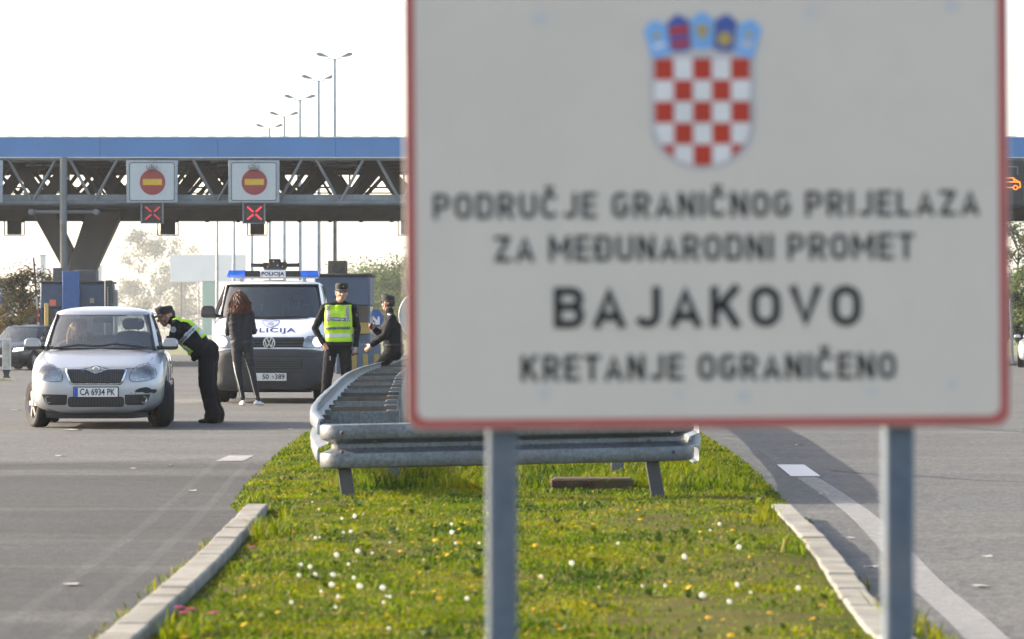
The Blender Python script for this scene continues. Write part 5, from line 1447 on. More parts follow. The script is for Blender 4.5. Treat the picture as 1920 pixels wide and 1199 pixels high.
vskin.patch('badge_mark', [circ(0, 1.285, .05, 14, .028), [(-.10, 1.318), (.10, 1.318), (.10, 1.33), (-.10, 1.33)]], .018, M('badge_mid', (.34, .35, .48), .4), bg, .03)
pl = plate(van, .012, .425, -.125, '50   389', .52, .125, False, .05, .36)
chk = MB()
for r in range(3):
    for c in range(3):
        if (r + c) % 2 == 0: chk.box((.054 + c * .012 - .012, -.128, .425 + r * .014 - .014), (.012, .004, .014))
chk.build('plate_crest', M('arms_red', (.5, .06, .03), .45), pl, smooth=0)
MB().box((.012, -.07, .425), (.5, .10, .1)).build('plate_mount', bump_m, pl)
for x, y, s in ((-.80, .95, -1), (.80, .95, 1), (-.80, 3.95, -1), (.80, 3.95, 1)): wheel(van, x, y, .335, .215, s, R(4) if y < 2 else 0)
MB().prism([(-.7, .24), (.7, .24), (.66, .17), (-.66, .17)], .3, 4.5).build('undertray', blk, van)
mirror(van, -1.045, 1.02, 1.44, .24, .20, .18, bump_m, -1); mirror(van, 1.045, 1.02, 1.44, .24, .20, .18, bump_m, 1)
# passenger door standing ajar (image left)
dr = bpy.data.objects.new('front_door', None); COL.objects.link(dr); dr.parent = van; dr.location = (-.93, 1.02, 0); dr.rotation_euler = (0, 0, R(-7))
dm = MB(); dm.add([(0, 0, .45), (0, 1.05, .45), (0, 1.05, 1.38), (0, .0, 1.38), (-.05, 0, .45), (-.05, 1.05, .45), (-.05, 1.05, 1.38), (-.05, 0, 1.38)], [(0, 1, 2, 3), (4, 7, 6, 5), (0, 3, 7, 4), (1, 5, 6, 2), (3, 2, 6, 7), (0, 4, 5, 1)])
dm.build('door_panel', white, dr, bevel=.012)
df = MB(); df.bar((-.02, .02, 1.38), (.10, .62, 1.93), .05, .05); df.bar((.10, .62, 1.93), (.09, 1.03, 1.94), .05, .05); df.bar((-.02, 1.03, 1.38), (.09, 1.03, 1.94), .05, .05); df.build('door_frame', blk, dr)
MB().box((.03, .5, .9), (.04, .95, .85)).build('door_lining', dash_m, dr, bevel=.02)
# light bar with lettered box, and the camera rig on the roof
lb = bpy.data.objects.new('light_bar', None); COL.objects.link(lb); lb.parent = van; lb.location = (0, 1.75, 2.015)
LBW = .765
led_blue = M('beacon_blue', (.025, .13, .62), .15, coat=.5, emit=(.05, .25, 1.0), es=.05, var=.3, scale=9)
for s in (-1, 1):
    prof = [(-.14, .045), (-.155, .08), (-.13, .155), (.13, .155), (.155, .08), (.14, .045)]
    m_ = MB(); x0, x1 = s * .46, s * LBW
    m_.add([(x0, y, z) for y, z in prof] + [(x1 - s * (.03 if z > .1 else 0), y * .9, z) for y, z in prof], [(0, 1, 2, 3, 4, 5), (11, 10, 9, 8, 7, 6)] + [(i, i + 6, (i + 1) % 6 + 6, (i + 1) % 6) for i in range(6)])
    m_.build('blue_lens', led_blue, lb, bevel=.008)
    MB().box((s * .335, 0, .10), (.245, .27, .095)).build('dark_lens', M('smoked_lens', (.02, .02, .022), .2), lb, bevel=.008)
MB().box((0, -.01, .10), (.42, .28, .12)).build('text_box', M('box_white', (.70, .72, .74), .4), lb, bevel=.006)
V, F = text_mesh('POLICIJA', .375, .062, .03, 1.05)
MB().add([(x, -.155, z + .068) for x, z in V], F).build('box_lettering', ink, lb, smooth=0)
MB().box((0, 0, .035), (1.5, .22, .03)).box((-.52, 0, .0), (.06, .1, .06)).box((.52, 0, .0), (.06, .1, .06)).build('base_rail', M('bar_silver', (.5, .5, .5), .4, .5), lb)
rg = bpy.data.objects.new('roof_camera', None); COL.objects.link(rg); rg.parent = van; rg.location = (.01, 2.3, 2.02)
MB().box((0, 0, .265), (.20, .22, .17)).build('camera_body', blk, rg, bevel=.012)
tb = MB(); tb.tube([(-.39, 0, .245), (-.18, 0, .245)], .033, 10); tb.tube([(.16, 0, .245), (.40, 0, .25)], .033, 10); tb.box((-.145, 0, .235), (.09, .14, .11)); tb.box((.15, 0, .245), (.10, .14, .11)); tb.tube([(.17, 0, .30), (.17, 0, .335)], .012, 6); tb.tube([(-.39, 0, .245), (-.40, 0, .245)], .04, 10); tb.tube([(.39, 0, .25), (.41, 0, .25)], .04, 10)
tb.build('tube_arm', blk, rg)
MB().box((0, 0, .11), (.36, .24, .17)).build('mount', M('mount_grey', (.05, .05, .05), .6), rg, bevel=.01)
sc_ = MB()
for x, z in ((-.02, .31), (.05, .24), (-.12, .22), (.13, .22)): sc_.lathe([(0, -.115), (.01, -.115), (.01, -.1)], 8, 'y', (x, 0, z))
sc_.build('screw', chrome, rg)

# ---- simple far cars: lofted body, glazed cabin, wheels, lamps
def far_car(lab, loc, rz, paint, sc=1.0, lit=False, group=None):
    t = thing('parked_car', lab, 'car', loc, rz, group); t.scale = (sc, sc, sc)
    me = body_mesh([(0, .5, .3, .62, 3.3), (.05, .66, .22, .72, 3.8), (.2, .76, .2, .78, 4), (.6, .83, .2, .88, 4.5), (1.2, .86, .2, .96, 5), (3.6, .85, .2, .98, 5), (4.2, .78, .25, .95, 4), (4.4, .6, .35, .85, 3.5)], ((.85, .31), (3.5, .31)), .35, .58)
    link('body', me, paint, t); sk = Skin([me])
    b = [(0, 1.15), (.4, 1.2), (.68, 1.36), (.78, 1.6), (.79, 2.3), (.79, 2.4), (.76, 3.3), (.7, 3.6), (.5, 3.9), (0, 3.98)]
    r = [(0, 1.95), (.32, 1.98), (.52, 2.06), (.6, 2.2), (.61, 2.5), (.61, 2.6), (.59, 3.05), (.56, 3.2), (.42, 3.32), (0, 3.36)]
    greenhouse(b, r, .92, 1.40, .05, ['gw', 'gw', 'p', 'gs', 'k', 'gs', 'p', 'p', 'gr'], t, paint, car_glass, dash_m)
    for s in (-1, 1):
        h = sk.patch('headlight', [[(s * .42, .60), (s * .46, .70), (s * .70, .74), (s * .72, .64)]], .006, M('headlight_lit', (.9, .88, .8), .3) if lit and s > 0 else lamp_in, t, .06)
        mirror(t, s * .93, 1.55, .98, .2, .14, .16, paint, s)
        for y in (.85, 3.5): wheel(t, s * .76, y, .31, .2, s)
    sk.patch('grille', [rrect(-.34, .34, .50, .64, .04)], .006, grille_m, t, .06); sk.patch('lower_grille', [rrect(-.5, .5, .27, .40, .04)], .006, grille_m, t, .06)
    p = sk.pt(0, .45, .012); MB().prism(rrect(-.26, .26, .41, .50, .01), p.y - .01, p.y).build('number_plate', plate_w, t)
    MB().prism(rrect(-.62, .62, .12, .22, .03), .2, 4.1).build('undertray', blk, t)
    MB().prism(rrect(-.7, .7, .92, .97, .02), 1.4, 3.7).build('dashboard', dash_m, t)
    for x in (-.38, .38): MB().prism([(x + px, z) for px, z in rrect(-.22, .22, .8, 1.27, .1)], 2.3, 2.42).build('front_seat', seat_m, t, bevel=.03)
    return t
blackp = M('black_paint', (.012, .012, .013), .35, .1, coat=.5, var=.1); silv2 = M('pale_silver_paint', (.55, .57, .60), .3, .5, coat=.5, var=.05)
far_car('dark car with one lit lamp at the left edge behind the delineator', (PX(0, 108), 108, 0), R(-14), blackp, .90, True)
far_car('dark car with sunlit roof between the delineator and the silver hatchback', (PX(68, 117), 117, 0), R(8), blackp, .92)
far_car('pale silver car cut off by the right edge of the photo', (PX(1955, 115), 115, 0), R(-12), silv2, .95)
# ---------------------------------------------------------------- people
skin_m = M('skin', (.42, .23, .155), .5, var=.1, scale=20); skin_p = M('skin_light', (.50, .29, .20), .5, var=.08, scale=20)
uni = M('uniform_black', (.008, .009, .012), .9, spec=.25, var=.35, scale=9, bump=.6, bscale=14); trou = M('trousers_black', (.008, .009, .011), .9, spec=.25, var=.35, scale=7, bump=.6, bscale=11)
shoe = M('shoe_black', (.012, .012, .012), .35); lime = M('vest_lime', (.42, .72, .02), .8); lime2 = M('vest_fabric', (.44, .74, .015), .75, var=.08, scale=12, bump=.4, bscale=16, emit=(.44, .74, .015), es=.0)
refl = M('reflective_band', (.58, .60, .60), .45, .2, var=.08); navy = M('label_navy', (.015, .025, .08), .6); wht = M('print_white', (.80, .80, .80), .6)
hairb = M('hair_dark', (.02, .015, .012), .7, var=.3)
def V3(*a): return Vector(a)

class Figure:
    """Limbs as tapered capsules fused into one skin; each capsule carries the material of what it wears."""
    def __init__(s): s.p = []
    def cap(s, a, b, ra, rb=None, m=1, tag_=''):
        s.p.append((Vector(a), Vector(b), ra, ra if rb is None else rb, m, tag_)); return s
    def hand(s, w, d, m=0, palm=None, curl=.6, size=1.0, side=1):
        """w wrist, d hand direction, palm: normal the palm faces; five separate fingers."""
        w = Vector(w); d = Vector(d).normalized(); pn = Vector(palm or (0, -1, 0)); pn = (pn - d * pn.dot(d)).normalized(); ac = d.cross(pn) * side
        k = size
        s.cap(w, w + d * .03 * k, .027 * k, .03 * k, m, 'hand')
        for q in (-.024, -.008, .008, .024): s.cap(w + d * .02 * k + ac * q * .8 * k, w + d * .085 * k + ac * q * k, .017 * k, .013 * k, m, 'hand')
        for q, l in ((-.030, .068), (-.010, .080), (.010, .076), (.029, .058)):
            b = w + d * .088 * k + ac * q * k; dd = (d + pn * curl * .5).normalized(); e = b + dd * l * .5 * k
            d2 = (d + pn * curl * 1.8).normalized(); s.cap(b, e, .0105 * k, .0095 * k, m, 'hand'); s.cap(e, e + d2 * l * .5 * k, .0095 * k, .008 * k, m, 'hand')
        t0 = w + d * .03 * k - ac * .03 * k; t1 = t0 + (d * .6 - ac * .7 + pn * .4).normalized() * .045 * k; s.cap(t0, t1, .014 * k, .012 * k, m, 'hand'); s.cap(t1, t1 + (d * .9 - ac * .1 + pn * .5).normalized() * .032 * k, .0115 * k, .009 * k, m, 'hand')
    def head(s, c, f, up=(0, 0, 1), m=0, k=1.0):
        c = Vector(c); f = Vector(f).normalized(); u = Vector(up); u = (u - f * u.dot(f)).normalized(); r = f.cross(u)
        s.hf = (c, f, u, r, k)
        P = lambda a, b, e: c + (r * a + f * b + u * e) * k
        s.cap(P(0, -.025, .045), P(0, .02, .05), .088 * k, .080 * k, m, 'head')            # skull
        s.cap(P(0, -.045, .02), P(0, .025, -.01), .078 * k, .066 * k, m, 'head')
        s.cap(P(0, .035, -.02), P(0, .048, -.085), .060 * k, .036 * k, m, 'head')           # face to chin
        for q in (-1, 1):
            s.cap(P(q * .05, -.005, -.045), P(q * .02, .055, -.088), .026 * k, .022 * k, m, 'head')   # jaw
            s.cap(P(q * .045, .058, -.02), P(q * .03, .075, -.02), .024 * k, .018 * k, m, 'head')     # cheekbone
            s.cap(P(q * .079, -.012, .012), P(q * .083, -.022, -.028), .015 * k, .011 * k, m, 'head') # ear
            s.cap(P(q * .012, .09, .034), P(q * .05, .078, .036), .014 * k, .011 * k, m, 'head')      # brow
        s.cap(P(0, .093, .022), P(0, .115, -.022), .011 * k, .017 * k, m, 'head')            # nose
        s.cap(P(-.02, .086, -.058), P(.02, .086, -.058), .012 * k, .012 * k, m, 'head')      # lips
    def build(s, name, mats, voxel=.0105, smooth=5, loc=(0, 0, 0), rz=0.0, folds=.016):
        mb = MB(); s.fold_top = s.nk.z - .03
        for a, b, ra, rb, m, t in s.p:
            d = b - a; L_ = d.length
            if L_ < 1e-5: mb.ball(a, ra, n=16); continue
            pts = []; rad = []
            d.normalize()
            for k in range(6): th = math.pi / 2 * (1 - k / 6) ; pts.append(a - d * ra * math.sin(th)); rad.append(max(.0012, ra * math.cos(th)))
            for k in range(0, 7): th = math.pi / 2 * k / 6; pts.append(b + d * rb * math.sin(th)); rad.append(max(.0012, rb * math.cos(th)))
            mb.tube(pts, rad, 14)
        me = mb.mesh('figure'); o = bpy.data.objects.new('figure', me); COL.objects.link(o)
        r = o.modifiers.new('r', 'REMESH'); r.mode = 'VOXEL'; r.voxel_size = voxel
        q = o.modifiers.new('s', 'SMOOTH'); q.iterations = smooth; q.factor = .5
        me = baked(o)
        A = np.array([p[0] for p in s.p]); B = np.array([p[1] for p in s.p]); ra = np.array([p[2] for p in s.p]); rb = np.array([p[3] for p in s.p]); D = B - A; L2 = np.maximum((D * D).sum(1), 1e-9)
        nv = len(me.vertices); nn = np.zeros(nv * 3); me.vertices.foreach_get('normal', nn); cc = np.zeros(nv * 3); me.vertices.foreach_get('co', cc); nn = nn.reshape(-1, 3); cc = cc.reshape(-1, 3)
        for i in range(nv):      # folds in the cloth, below the neck and off the hands (they are small or skin-tight)
            c = cc[i]
            if c[2] < s.fold_top: cc[i] = c + nn[i] * (folds * (abs(noise.noise((c[0] * 7 + 3, c[1] * 7, c[2] * 13))) - .25))
        me.vertices.foreach_set('co', cc.reshape(-1)); me.update()
        n = len(me.polygons); C = np.zeros(n * 3); me.polygons.foreach_get('center', C); C = C.reshape(-1, 3)
        idx = np.zeros(n, int)
        for i0 in range(0, n, 4000):
            c = C[i0:i0 + 4000][:, None, :]; t = np.clip(((c - A) * D).sum(2) / L2, 0, 1)
            dist = np.linalg.norm(c - (A + t[..., None] * D), axis=2) - (ra + t * (rb - ra)); idx[i0:i0 + 4000] = dist.argmin(1)
        s.own = idx; s.C = C
        pm = np.array([p[4] for p in s.p]); me.polygons.foreach_set('material_index', pm[idx].tolist()); me.polygons.foreach_set('use_smooth', [True] * n)
        s.me = me
        o = link(name, me, mats, None, loc, (0, 0, rz)); s.o = o
        return o
    def shell(s, name, test, off, mat, parent=None, thick=.004):
        """A garment layer: copies the faces of the figure that pass test(centre, normal, limb tag), pushed out along the normals."""
        me = s.me; use = []
        for p in me.polygons:
            if test(p.center, p.normal, s.p[s.own[p.index]][5]): use.append(p)
        mp = {}; V = []; F = []
        for p in use:
            f = []
            for i in p.vertices:
                if i not in mp: mp[i] = len(V); v = me.vertices[i]; V.append(v.co + v.normal * off)
                f.append(mp[i])
            F.append(tuple(f))
        m2 = bpy.data.meshes.new(name); m2.from_pydata([tuple(v) for v in V], [], F); m2.polygons.foreach_set('use_smooth', [True] * len(F)); m2.update()
        o = link(name, m2, mat, parent or s.o)
        if thick: k = o.modifiers.new('solid', 'SOLIDIFY'); k.thickness = thick; k.offset = -1
        return o
    def cap_hat(s, peak=True, tilt=0):
        c, f, u, r, k = s.hf; P = lambda a, b, e: c + (r * a + f * b + u * e) * k
        mb = MB(); V = []; F = []; n = 24
        prof = [(.098, .055, .0), (.101, .085, .004), (.100, .112, .010), (.097, .130, .016), (.090, .137, .018), (.05, .141, .018), (.0, .142, .018)]
        for w, e, sh in prof:
            for q in range(n):
                t = 6.28318 * q / n; V.append(P(w * .92 * math.cos(t), w * 1.10 * math.sin(t) - .008 + sh, e + .012 * math.sin(t) * (e > .12)))
        for i in range(len(prof) - 1):
            for q in range(n): F.append((i * n + q, i * n + (q + 1) % n, (i + 1) * n + (q + 1) % n, (i + 1) * n + q))
        mb.add(V, F, 0)
        o = mb.build('cap', [M('cap_black', (.012, .013, .015), .8, bump=.3, bscale=60)], s.o, smooth=50)
        if peak:
            V = []; F = []; m_ = 12
            for j, (rad, dz) in enumerate(((.090, .062), (.125, .056), (.165, .040), (.168, .036), (.125, .050), (.090, .057))):
                for q in range(m_ + 1):
                    t = math.pi * (.12 + .76 * q / m_); V.append(P(rad * .80 * math.cos(t), rad * 1.05 * math.sin(t) - .004, dz - .012 * abs(math.cos(t))))
            for j in range(5):
                for q in range(m_): F.append((j * (m_ + 1) + q, j * (m_ + 1) + q + 1, (j + 1) * (m_ + 1) + q + 1, (j + 1) * (m_ + 1) + q))
            MB().add(V, F).build('peak', M('cap_peak', (.011, .012, .014), .6), o, smooth=50)
        return o, P
    def face_bits(s, hair=True, smile=False):
        c, f, u, r, k = s.hf; P = lambda a, b, e: c + (r * a + f * b + u * e) * k
        e = MB()
        for q in (-1, 1): e.ball(P(q * .032, .083, .014), (.013, .013, .009), n=8)
        e.build('eye', M('eye_dark', (.03, .02, .018), .3), s.o)
        m_ = MB(); m_.tube([P(-.026, .090, -.056), P(0, .098, -.060), P(.026, .090, -.056)], .0042, 6); m_.build('mouth', M('mouth_dark', (.20, .07, .06) if not smile else (.34, .17, .13), .5), s.o)
        if hair: s.shell('hair', lambda p, n, t: t == 'head' and (p - c).dot(f) < .035 * k and (p - c).dot(u) > (-.055 + .0 * k) and abs((p - c).dot(r)) < .083 * k - .02 * ((p - c).dot(u) < .03), .004, hairb, thick=0)

def torso(F, pel, che, nk, shl, shr, m=1, hip=.125, waist=.125, chest=.125, across=None, hm=2):
    """pelvis, chest and neck-base points plus shoulder joints."""
    pel, che, nk, shl, shr = map(Vector, (pel, che, nk, shl, shr)); a = (shr - shl).normalized()
    up = (che - pel).normalized(); w = pel.lerp(che, .42)
    F.cap(pel - a * .075, pel + a * .075, hip, hip, hm, 'hips'); F.cap(pel + up * .05 - a * .07, pel + up * .05 + a * .07, hip, hip, hm, 'hips')
    F.cap(pel + up * .12 - a * .06, w + up * .05 - a * .065, waist, waist, m, 'torso'); F.cap(pel + up * .12 + a * .06, w + up * .05 + a * .065, waist, waist, m, 'torso')
    F.cap(w - a * .07, che - a * .085, waist, chest, m, 'torso'); F.cap(w + a * .07, che + a * .085, waist, chest, m, 'torso'); F.cap(w, che, waist, chest, m, 'torso')
    F.cap(che - a * .08, shl.lerp(nk, .30) - up * .03, chest, .075, m, 'torso'); F.cap(che + a * .08, shr.lerp(nk, .30) - up * .03, chest, .075, m, 'torso')
    F.cap(shl, nk.lerp(shl, .25), .064, .062, m, 'torso'); F.cap(shr, nk.lerp(shr, .25), .064, .062, m, 'torso'); F.cap(che, nk - up * .02, chest * .95, .075, m, 'torso')
    F.up, F.ac, F.pel, F.che, F.nk = up, a, pel, che, nk
def arm(F, sh, el, wr, m=1, r=(.064, .052, .040), t='arm'):
    F.cap(sh, el, r[0], r[1], m, t); F.cap(el, wr, r[1], r[2], m, t)
def leg(F, hp, kn, an, m=2, r=(.098, .074, .062), hem=.0, toe=None, shoe_i=3, k=1.0):
    hp, kn, an = map(Vector, (hp, kn, an)); F.cap(hp, kn, r[0], r[1], m, 'leg'); F.cap(kn, an, r[1], r[2], m, 'leg')
    if hem: F.cap(an + Vector((0, 0, .06)), an - Vector((0, 0, .005)), r[2] * 1.05, r[2] + hem, m, 'leg')
    if toe is not None:
        toe = Vector(toe).normalized(); s_ = Vector((toe.y, -toe.x, 0)); b = Vector((an.x, an.y, .045))
        F.cap(b - toe * .055, b + toe * .05, .043 * k, .044 * k, shoe_i, 'shoe')
        for q in (-.016, .016): F.cap(b + s_ * q * k - Vector((0, 0, .008)), b + toe * .165 * k + s_ * q * k - Vector((0, 0, .016)), .036 * k, .026 * k, shoe_i, 'shoe')
def flat_sole(o):
    for v in o.data.vertices:
        if v.co.z < .006: v.co.z = .002 + v.co.z * .1 if v.co.z < 0 else v.co.z
def collar(F, off=.02):
    up = F.up; F.cap(F.nk - up * .035 - F.ac * .03, F.nk + up * .012 - F.ac * .025, .062, .055, 1, 'collar'); F.cap(F.nk - up * .035 + F.ac * .03, F.nk + up * .012 + F.ac * .025, .062, .055, 1, 'collar')

# ---- standing policeman in lime vest, facing the camera, one hand on his hip
Y = 53.6
F = Figure(); F.ac = None
torso(F, (.0, .0, .99), (-.005, .0, 1.35), (.02, .01, 1.565), (-.195, .01, 1.50), (.205, .01, 1.50), chest=.128, waist=.125)
F.cap((.02, .01, 1.53), (.035, -.01, 1.66), .058, .056, 0, 'neck'); collar(F)
F.head((.052, -.02, 1.715), (.22, -1, -.06))
arm(F, (-.20, .01, 1.49), (-.335, .03, 1.205), (-.215, -.06, 1.00)); arm(F, (.21, .01, 1.49), (.275, .03, 1.20), (.255, -.05, .96))
F.hand((-.20, -.07, .985), (.42, -.12, -.8), palm=(.5, .85, 0), curl=.7, side=1); F.hand((.253, -.055, .945), (-.06, -.15, -1), palm=(-.9, -.1, 0), curl=.9, side=-1)
leg(F, (-.095, .0, .95), (-.155, -.03, .52), (-.185, .02, .10), r=(.105, .080, .070), hem=.012, toe=(-.25, -1, 0)); leg(F, (.095, 0, .95), (.12, -.02, .52), (.13, .03, .10), r=(.105, .080, .070), hem=.012, toe=(.3, -1, 0))
o = F.build('person', [skin_p, uni, trou, shoe], loc=(PX(634, Y), Y, 0)); flat_sole(o)
tag(o, 'policeman in lime vest and peaked cap standing hand on hip beside the van', 'person')
F.face_bits(smile=True); hat, P = F.cap_hat()
MB().ball(P(0, .105, .105), (.016, .006, .018), n=10).build('cap_badge', M('badge_gold', (.55, .40, .15), .35, .7), hat)
def vest_test(p, n, t): return t in ('torso', 'hips') and 1.012 < p.z < 1.535 and abs(p.x - .005) < .185
vest = F.shell('vest', vest_test, .016, lime2)
bpy.context.view_layer.update()
vs = Skin([vest.data])
def vp(name, shapes, off, mat): return vs.patch(name, shapes, off, mat, vest, .03)
vp('reflective_stripe', [[(-.20, 1.075), (.20, 1.09), (.20, 1.14), (-.20, 1.125)]], .004, refl)
vp('reflective_stripe', [[(-.20, 1.185), (.20, 1.195), (.20, 1.235), (-.20, 1.225)]], .004, M('grey_print_band', (.26, .28, .22), .6))
V, Fc = text_mesh('POLICIJA POLICIJA', .36, .026, .02)
vp('stripe_lettering', [([(x, z + 1.195 + x * .025) for x, z in V], Fc)], .014, navy)
vp('label', [[(-.112, 1.318), (.122, 1.302), (.122, 1.362), (-.112, 1.378)]], .004, wht); vp('label', [[(-.106, 1.322), (.116, 1.307), (.116, 1.357), (-.106, 1.372)]], .011, navy)
V, Fc = text_mesh('POLICIJA', .195, .030, .03, 1.05)
vp('label_lettering', [([(x + .005, z + 1.326 - x * .065) for x, z in V], Fc)], .018, wht)
ch = []; strap = []
for s in (-1, 1):
    x0 = .005 + s * .148
    strap.append([(x0 - .026, 1.30), (x0 + .026, 1.30), (x0 + .018 - s * .02, 1.535), (x0 - .034 - s * .02, 1.535)])
    for i in range(11):
        for j in range(3):
            if (i + j) % 2 == 0:
                z = 1.305 + i * .0205; sx = -s * .02 * (z - 1.30) / .23 - .006 * (z - 1.3) / .23; a = x0 - .024 + j * .016 + sx; ch.append([(a, z), (a + .016, z), (a + .016, z + .0205), (a, z + .0205)])
[vp('checker_strap', [q], .004, wht) for q in strap]; vp('checker_squares', ch, .011, M('checker_purple', (.10, .02, .07), .6))
vp('vest_edging', [[(-.115, 1.52), (-.085, 1.44), (.10, 1.44), (.14, 1.52), (.15, 1.52), (.108, 1.428), (-.092, 1.428), (-.127, 1.52)]], .005, M('edge_lime', (.55, .78, .15), .7))
MB().lathe([(.0, -.006), (.028, -.004), (.03, .004)], 14, 'x', (.272, -.01, 1.40)).build('sleeve_badge', M('badge_pale', (.35, .37, .40), .5), o)
bl = F.shell('belt', lambda p, n, t: t in ('hips', 'torso') and .975 < p.z < 1.012, .010, M('belt_black', (.010, .010, .011), .7, spec=.25))
sg_ = MB(); sg_.ball((.215, -.10, .83), (.03, .012, .02), n=8); sg_.ball((.275, -.11, .845), (.03, .012, .02), n=8); sg_.tube([(.215, -.11, .84), (.245, -.115, .85), (.275, -.11, .855)], .005, 6)
tag(sg_.build('sunglasses', shoe, None, loc=o.location), 'dark sunglasses hanging from the standing policeman hand', 'sunglasses')
MB().box((-.11, -.112, .78), (.012, .02, .06)).build('pocket_tab', M('tab_grey', (.5, .5, .5), .5), o)

# ---- woman with long red hair, back to the camera
Y = 58.2
F = Figure()
torso(F, (.02, 0, .97), (-.005, .01, 1.27), (-.01, .0, 1.50), (-.165, .01, 1.43), (.155, .01, 1.43), hip=.112, waist=.098, chest=.105)
F.cap((-.01, 0, 1.46), (-.02, .02, 1.60), .05, .05, 0, 'neck')
F.head((-.025, .03, 1.655), (-.12, 1, -.28), k=.97)
arm(F, (-.17, .01, 1.42), (-.205, .05, 1.13), (-.09, .26, 1.18), r=(.055, .046, .036)); arm(F, (.16, .01, 1.42), (.205, .06, 1.15), (.06, .27, 1.22), r=(.055, .046, .036))
F.hand((-.08, .28, 1.19), (.5, .5, .3), palm=(.3, -.9, 0), curl=.9, size=.9, side=1); F.hand((.05, .285, 1.23), (-.5, .5, .3), palm=(-.3, -.9, 0), curl=.9, size=.9, side=-1)
leg(F, (-.065, .0, .93), (-.035, -.02, .51), (.03, .03, .10), r=(.098, .062, .040), toe=(-.25, .9, 0), k=.82); leg(F, (.105, 0, .93), (.185, -.02, .51), (.265, .03, .10), r=(.098, .062, .040), toe=(.5, .8, 0), k=.82)
F.cap((-.06, -.05, .97), (-.055, -.035, .90), .088, .08, 2, 'hips'); F.cap((.10, -.05, .97), (.105, -.035, .90), .088, .08, 2, 'hips')
leggings = M('leggings', (.013, .016, .021), .75, var=.15, scale=6); jacket = M('jacket_dark', (.014, .016, .022), .85, var=.3, scale=8, bump=.5, bscale=14)
o = F.build('person', [skin_p, jacket, leggings, M('trainer_white', (.78, .78, .78), .5)], loc=(PX(451, Y), Y, 0)); flat_sole(o)
tag(o, 'woman with long red hair in dark leggings and white trainers, back turned', 'person')
F.shell('jacket_hem', lambda p, n, t: t in ('torso', 'hips') and 1.03 < p.z < 1.16, .010, jacket)
zip_ = MB()
for s in (-1, 1): zip_.add([(.02 + s * .105, -.10, 1.02), (.02 + s * .15, -.07, 1.0), (.02 + s * .12, -.09, 1.045)], [(0, 1, 2)])
zip_.build('jacket_trim', M('trim_yellow', (.70, .62, .30), .6), o)
ts = Skin([F.me]); sd = MB()
for pts in ([(-.155, .93), (-.135, .75), (-.085, .5), (-.035, .3), (.0, .12)], [(.045, .86), (.09, .70), (.13, .5), (.18, .3), (.235, .12)]): line(ts, spline(pts, 5, False), .0001, .004, MB())
def vline(skin, pts, w, off, mb):
    V = []
    for x, z in pts: V += [skin.pt(x - w / 2, z, off), skin.pt(x + w / 2, z, off)]
    for i in range(len(pts) - 1):
        if None not in V[2 * i:2 * i + 4]: mb.add(V[2 * i:2 * i + 4], [(0, 1, 3, 2)])
vline(ts, spline([(-.150, .93), (-.125, .75), (-.075, .51), (-.022, .3), (.008, .13)], 5, False), .012, .005, sd); vline(ts, spline([(.035, .84), (.082, .70), (.142, .51), (.192, .3), (.236, .13)], 5, False), .012, .005, sd)
sd.build('side_stripe', M('stripe_pale', (.62, .62, .55), .6), o)
red = [M('hair_red', (.085, .024, .010), .42, var=.35, scale=14, trans=.35, spec=.6), M('hair_copper', (.19, .05, .014), .4, var=.3, scale=14, trans=.4, spec=.6)]
hm = MB(); c, f, u, r, k = F.hf; rs = random.Random(4)
for i in range(1300):
    t = rs.uniform(.0, 6.283); ph = math.acos(rs.uniform(.05, 1))
    d = Vector((math.sin(ph) * math.cos(t), math.sin(ph) * math.sin(t), math.cos(ph)))
    if d.y > .55: continue
    p0 = c + Vector((d.x * .090, d.y * .104, .042 + d.z * .105)); L_ = rs.uniform(.12, .29)
    side = d.x; p1 = p0 + Vector((d.x * .032 + rs.uniform(-.012, .012), min(.02, d.y * .05) - (.03 if d.y < .3 else 0), -L_ * (.30 if d.z > .7 else .42))); p2 = p1 + Vector((rs.uniform(-.02, .02) + .03 * side + .02, -.02 + rs.uniform(-.015, .015), -L_ * .4)); p3 = p2 + Vector((rs.uniform(-.04, .04) + .02 * side, rs.uniform(-.03, .01), -L_ * .22))
    if p3.z < 1.33: continue
    hm.tube([p0, p1, p2, p3], [.008, .0085, .006, .0015], 4, i % 2)
hm.ball(c + Vector((0, -.012, .042)), (.088, .100, .102), 0, 18); hm.ball(c + Vector((.0, -.04, -.05)), (.078, .07, .12), 0, 16)
hm.build('hair', red, o, smooth=60)
MB().tube([c + Vector((-.02, -.155, -.135)), c + Vector((.02, -.158, -.13))], .022, 8).build('hair_clip', M('clip_gold', (.6, .45, .15), .4, .6), o)

# ---- policeman bowing to the car window (faces image left)
Y = 47.5
F = Figure()
pel, che, nk = V3(-.03, .0, .90), V3(-.31, .0, 1.165), V3(-.435, .0, 1.285)
torso(F, pel, che, nk, (-.41, -.185, 1.245), (-.41, .185, 1.245), hip=.14, waist=.145, chest=.148)
F.cap((-.44, 0, 1.285), (-.50, 0, 1.325), .06, .057, 0, 'neck'); F.cap((-.425, -.03, 1.27), (-.475, -.02, 1.315), .068, .062, 1, 'collar'); F.cap((-.425, .03, 1.27), (-.475, .02, 1.315), .068, .062, 1, 'collar')
F.head((-.545, .0, 1.352), (-.95, -.05, -.30), (-.28, 0, .96))
arm(F, (-.41, -.19, 1.24), (-.455, -.235, .99), (-.50, -.08, 1.08)); arm(F, (-.41, .19, 1.24), (-.50, .24, 1.02), (-.50, .12, 1.09))
F.hand((-.50, -.06, 1.085), (-.1, .9, .1), palm=(-.3, 0, -.9), curl=.5, side=1); F.hand((-.50, .11, 1.095), (-.1, -.9, .0), palm=(-.3, 0, -.9), curl=.5, side=-1)
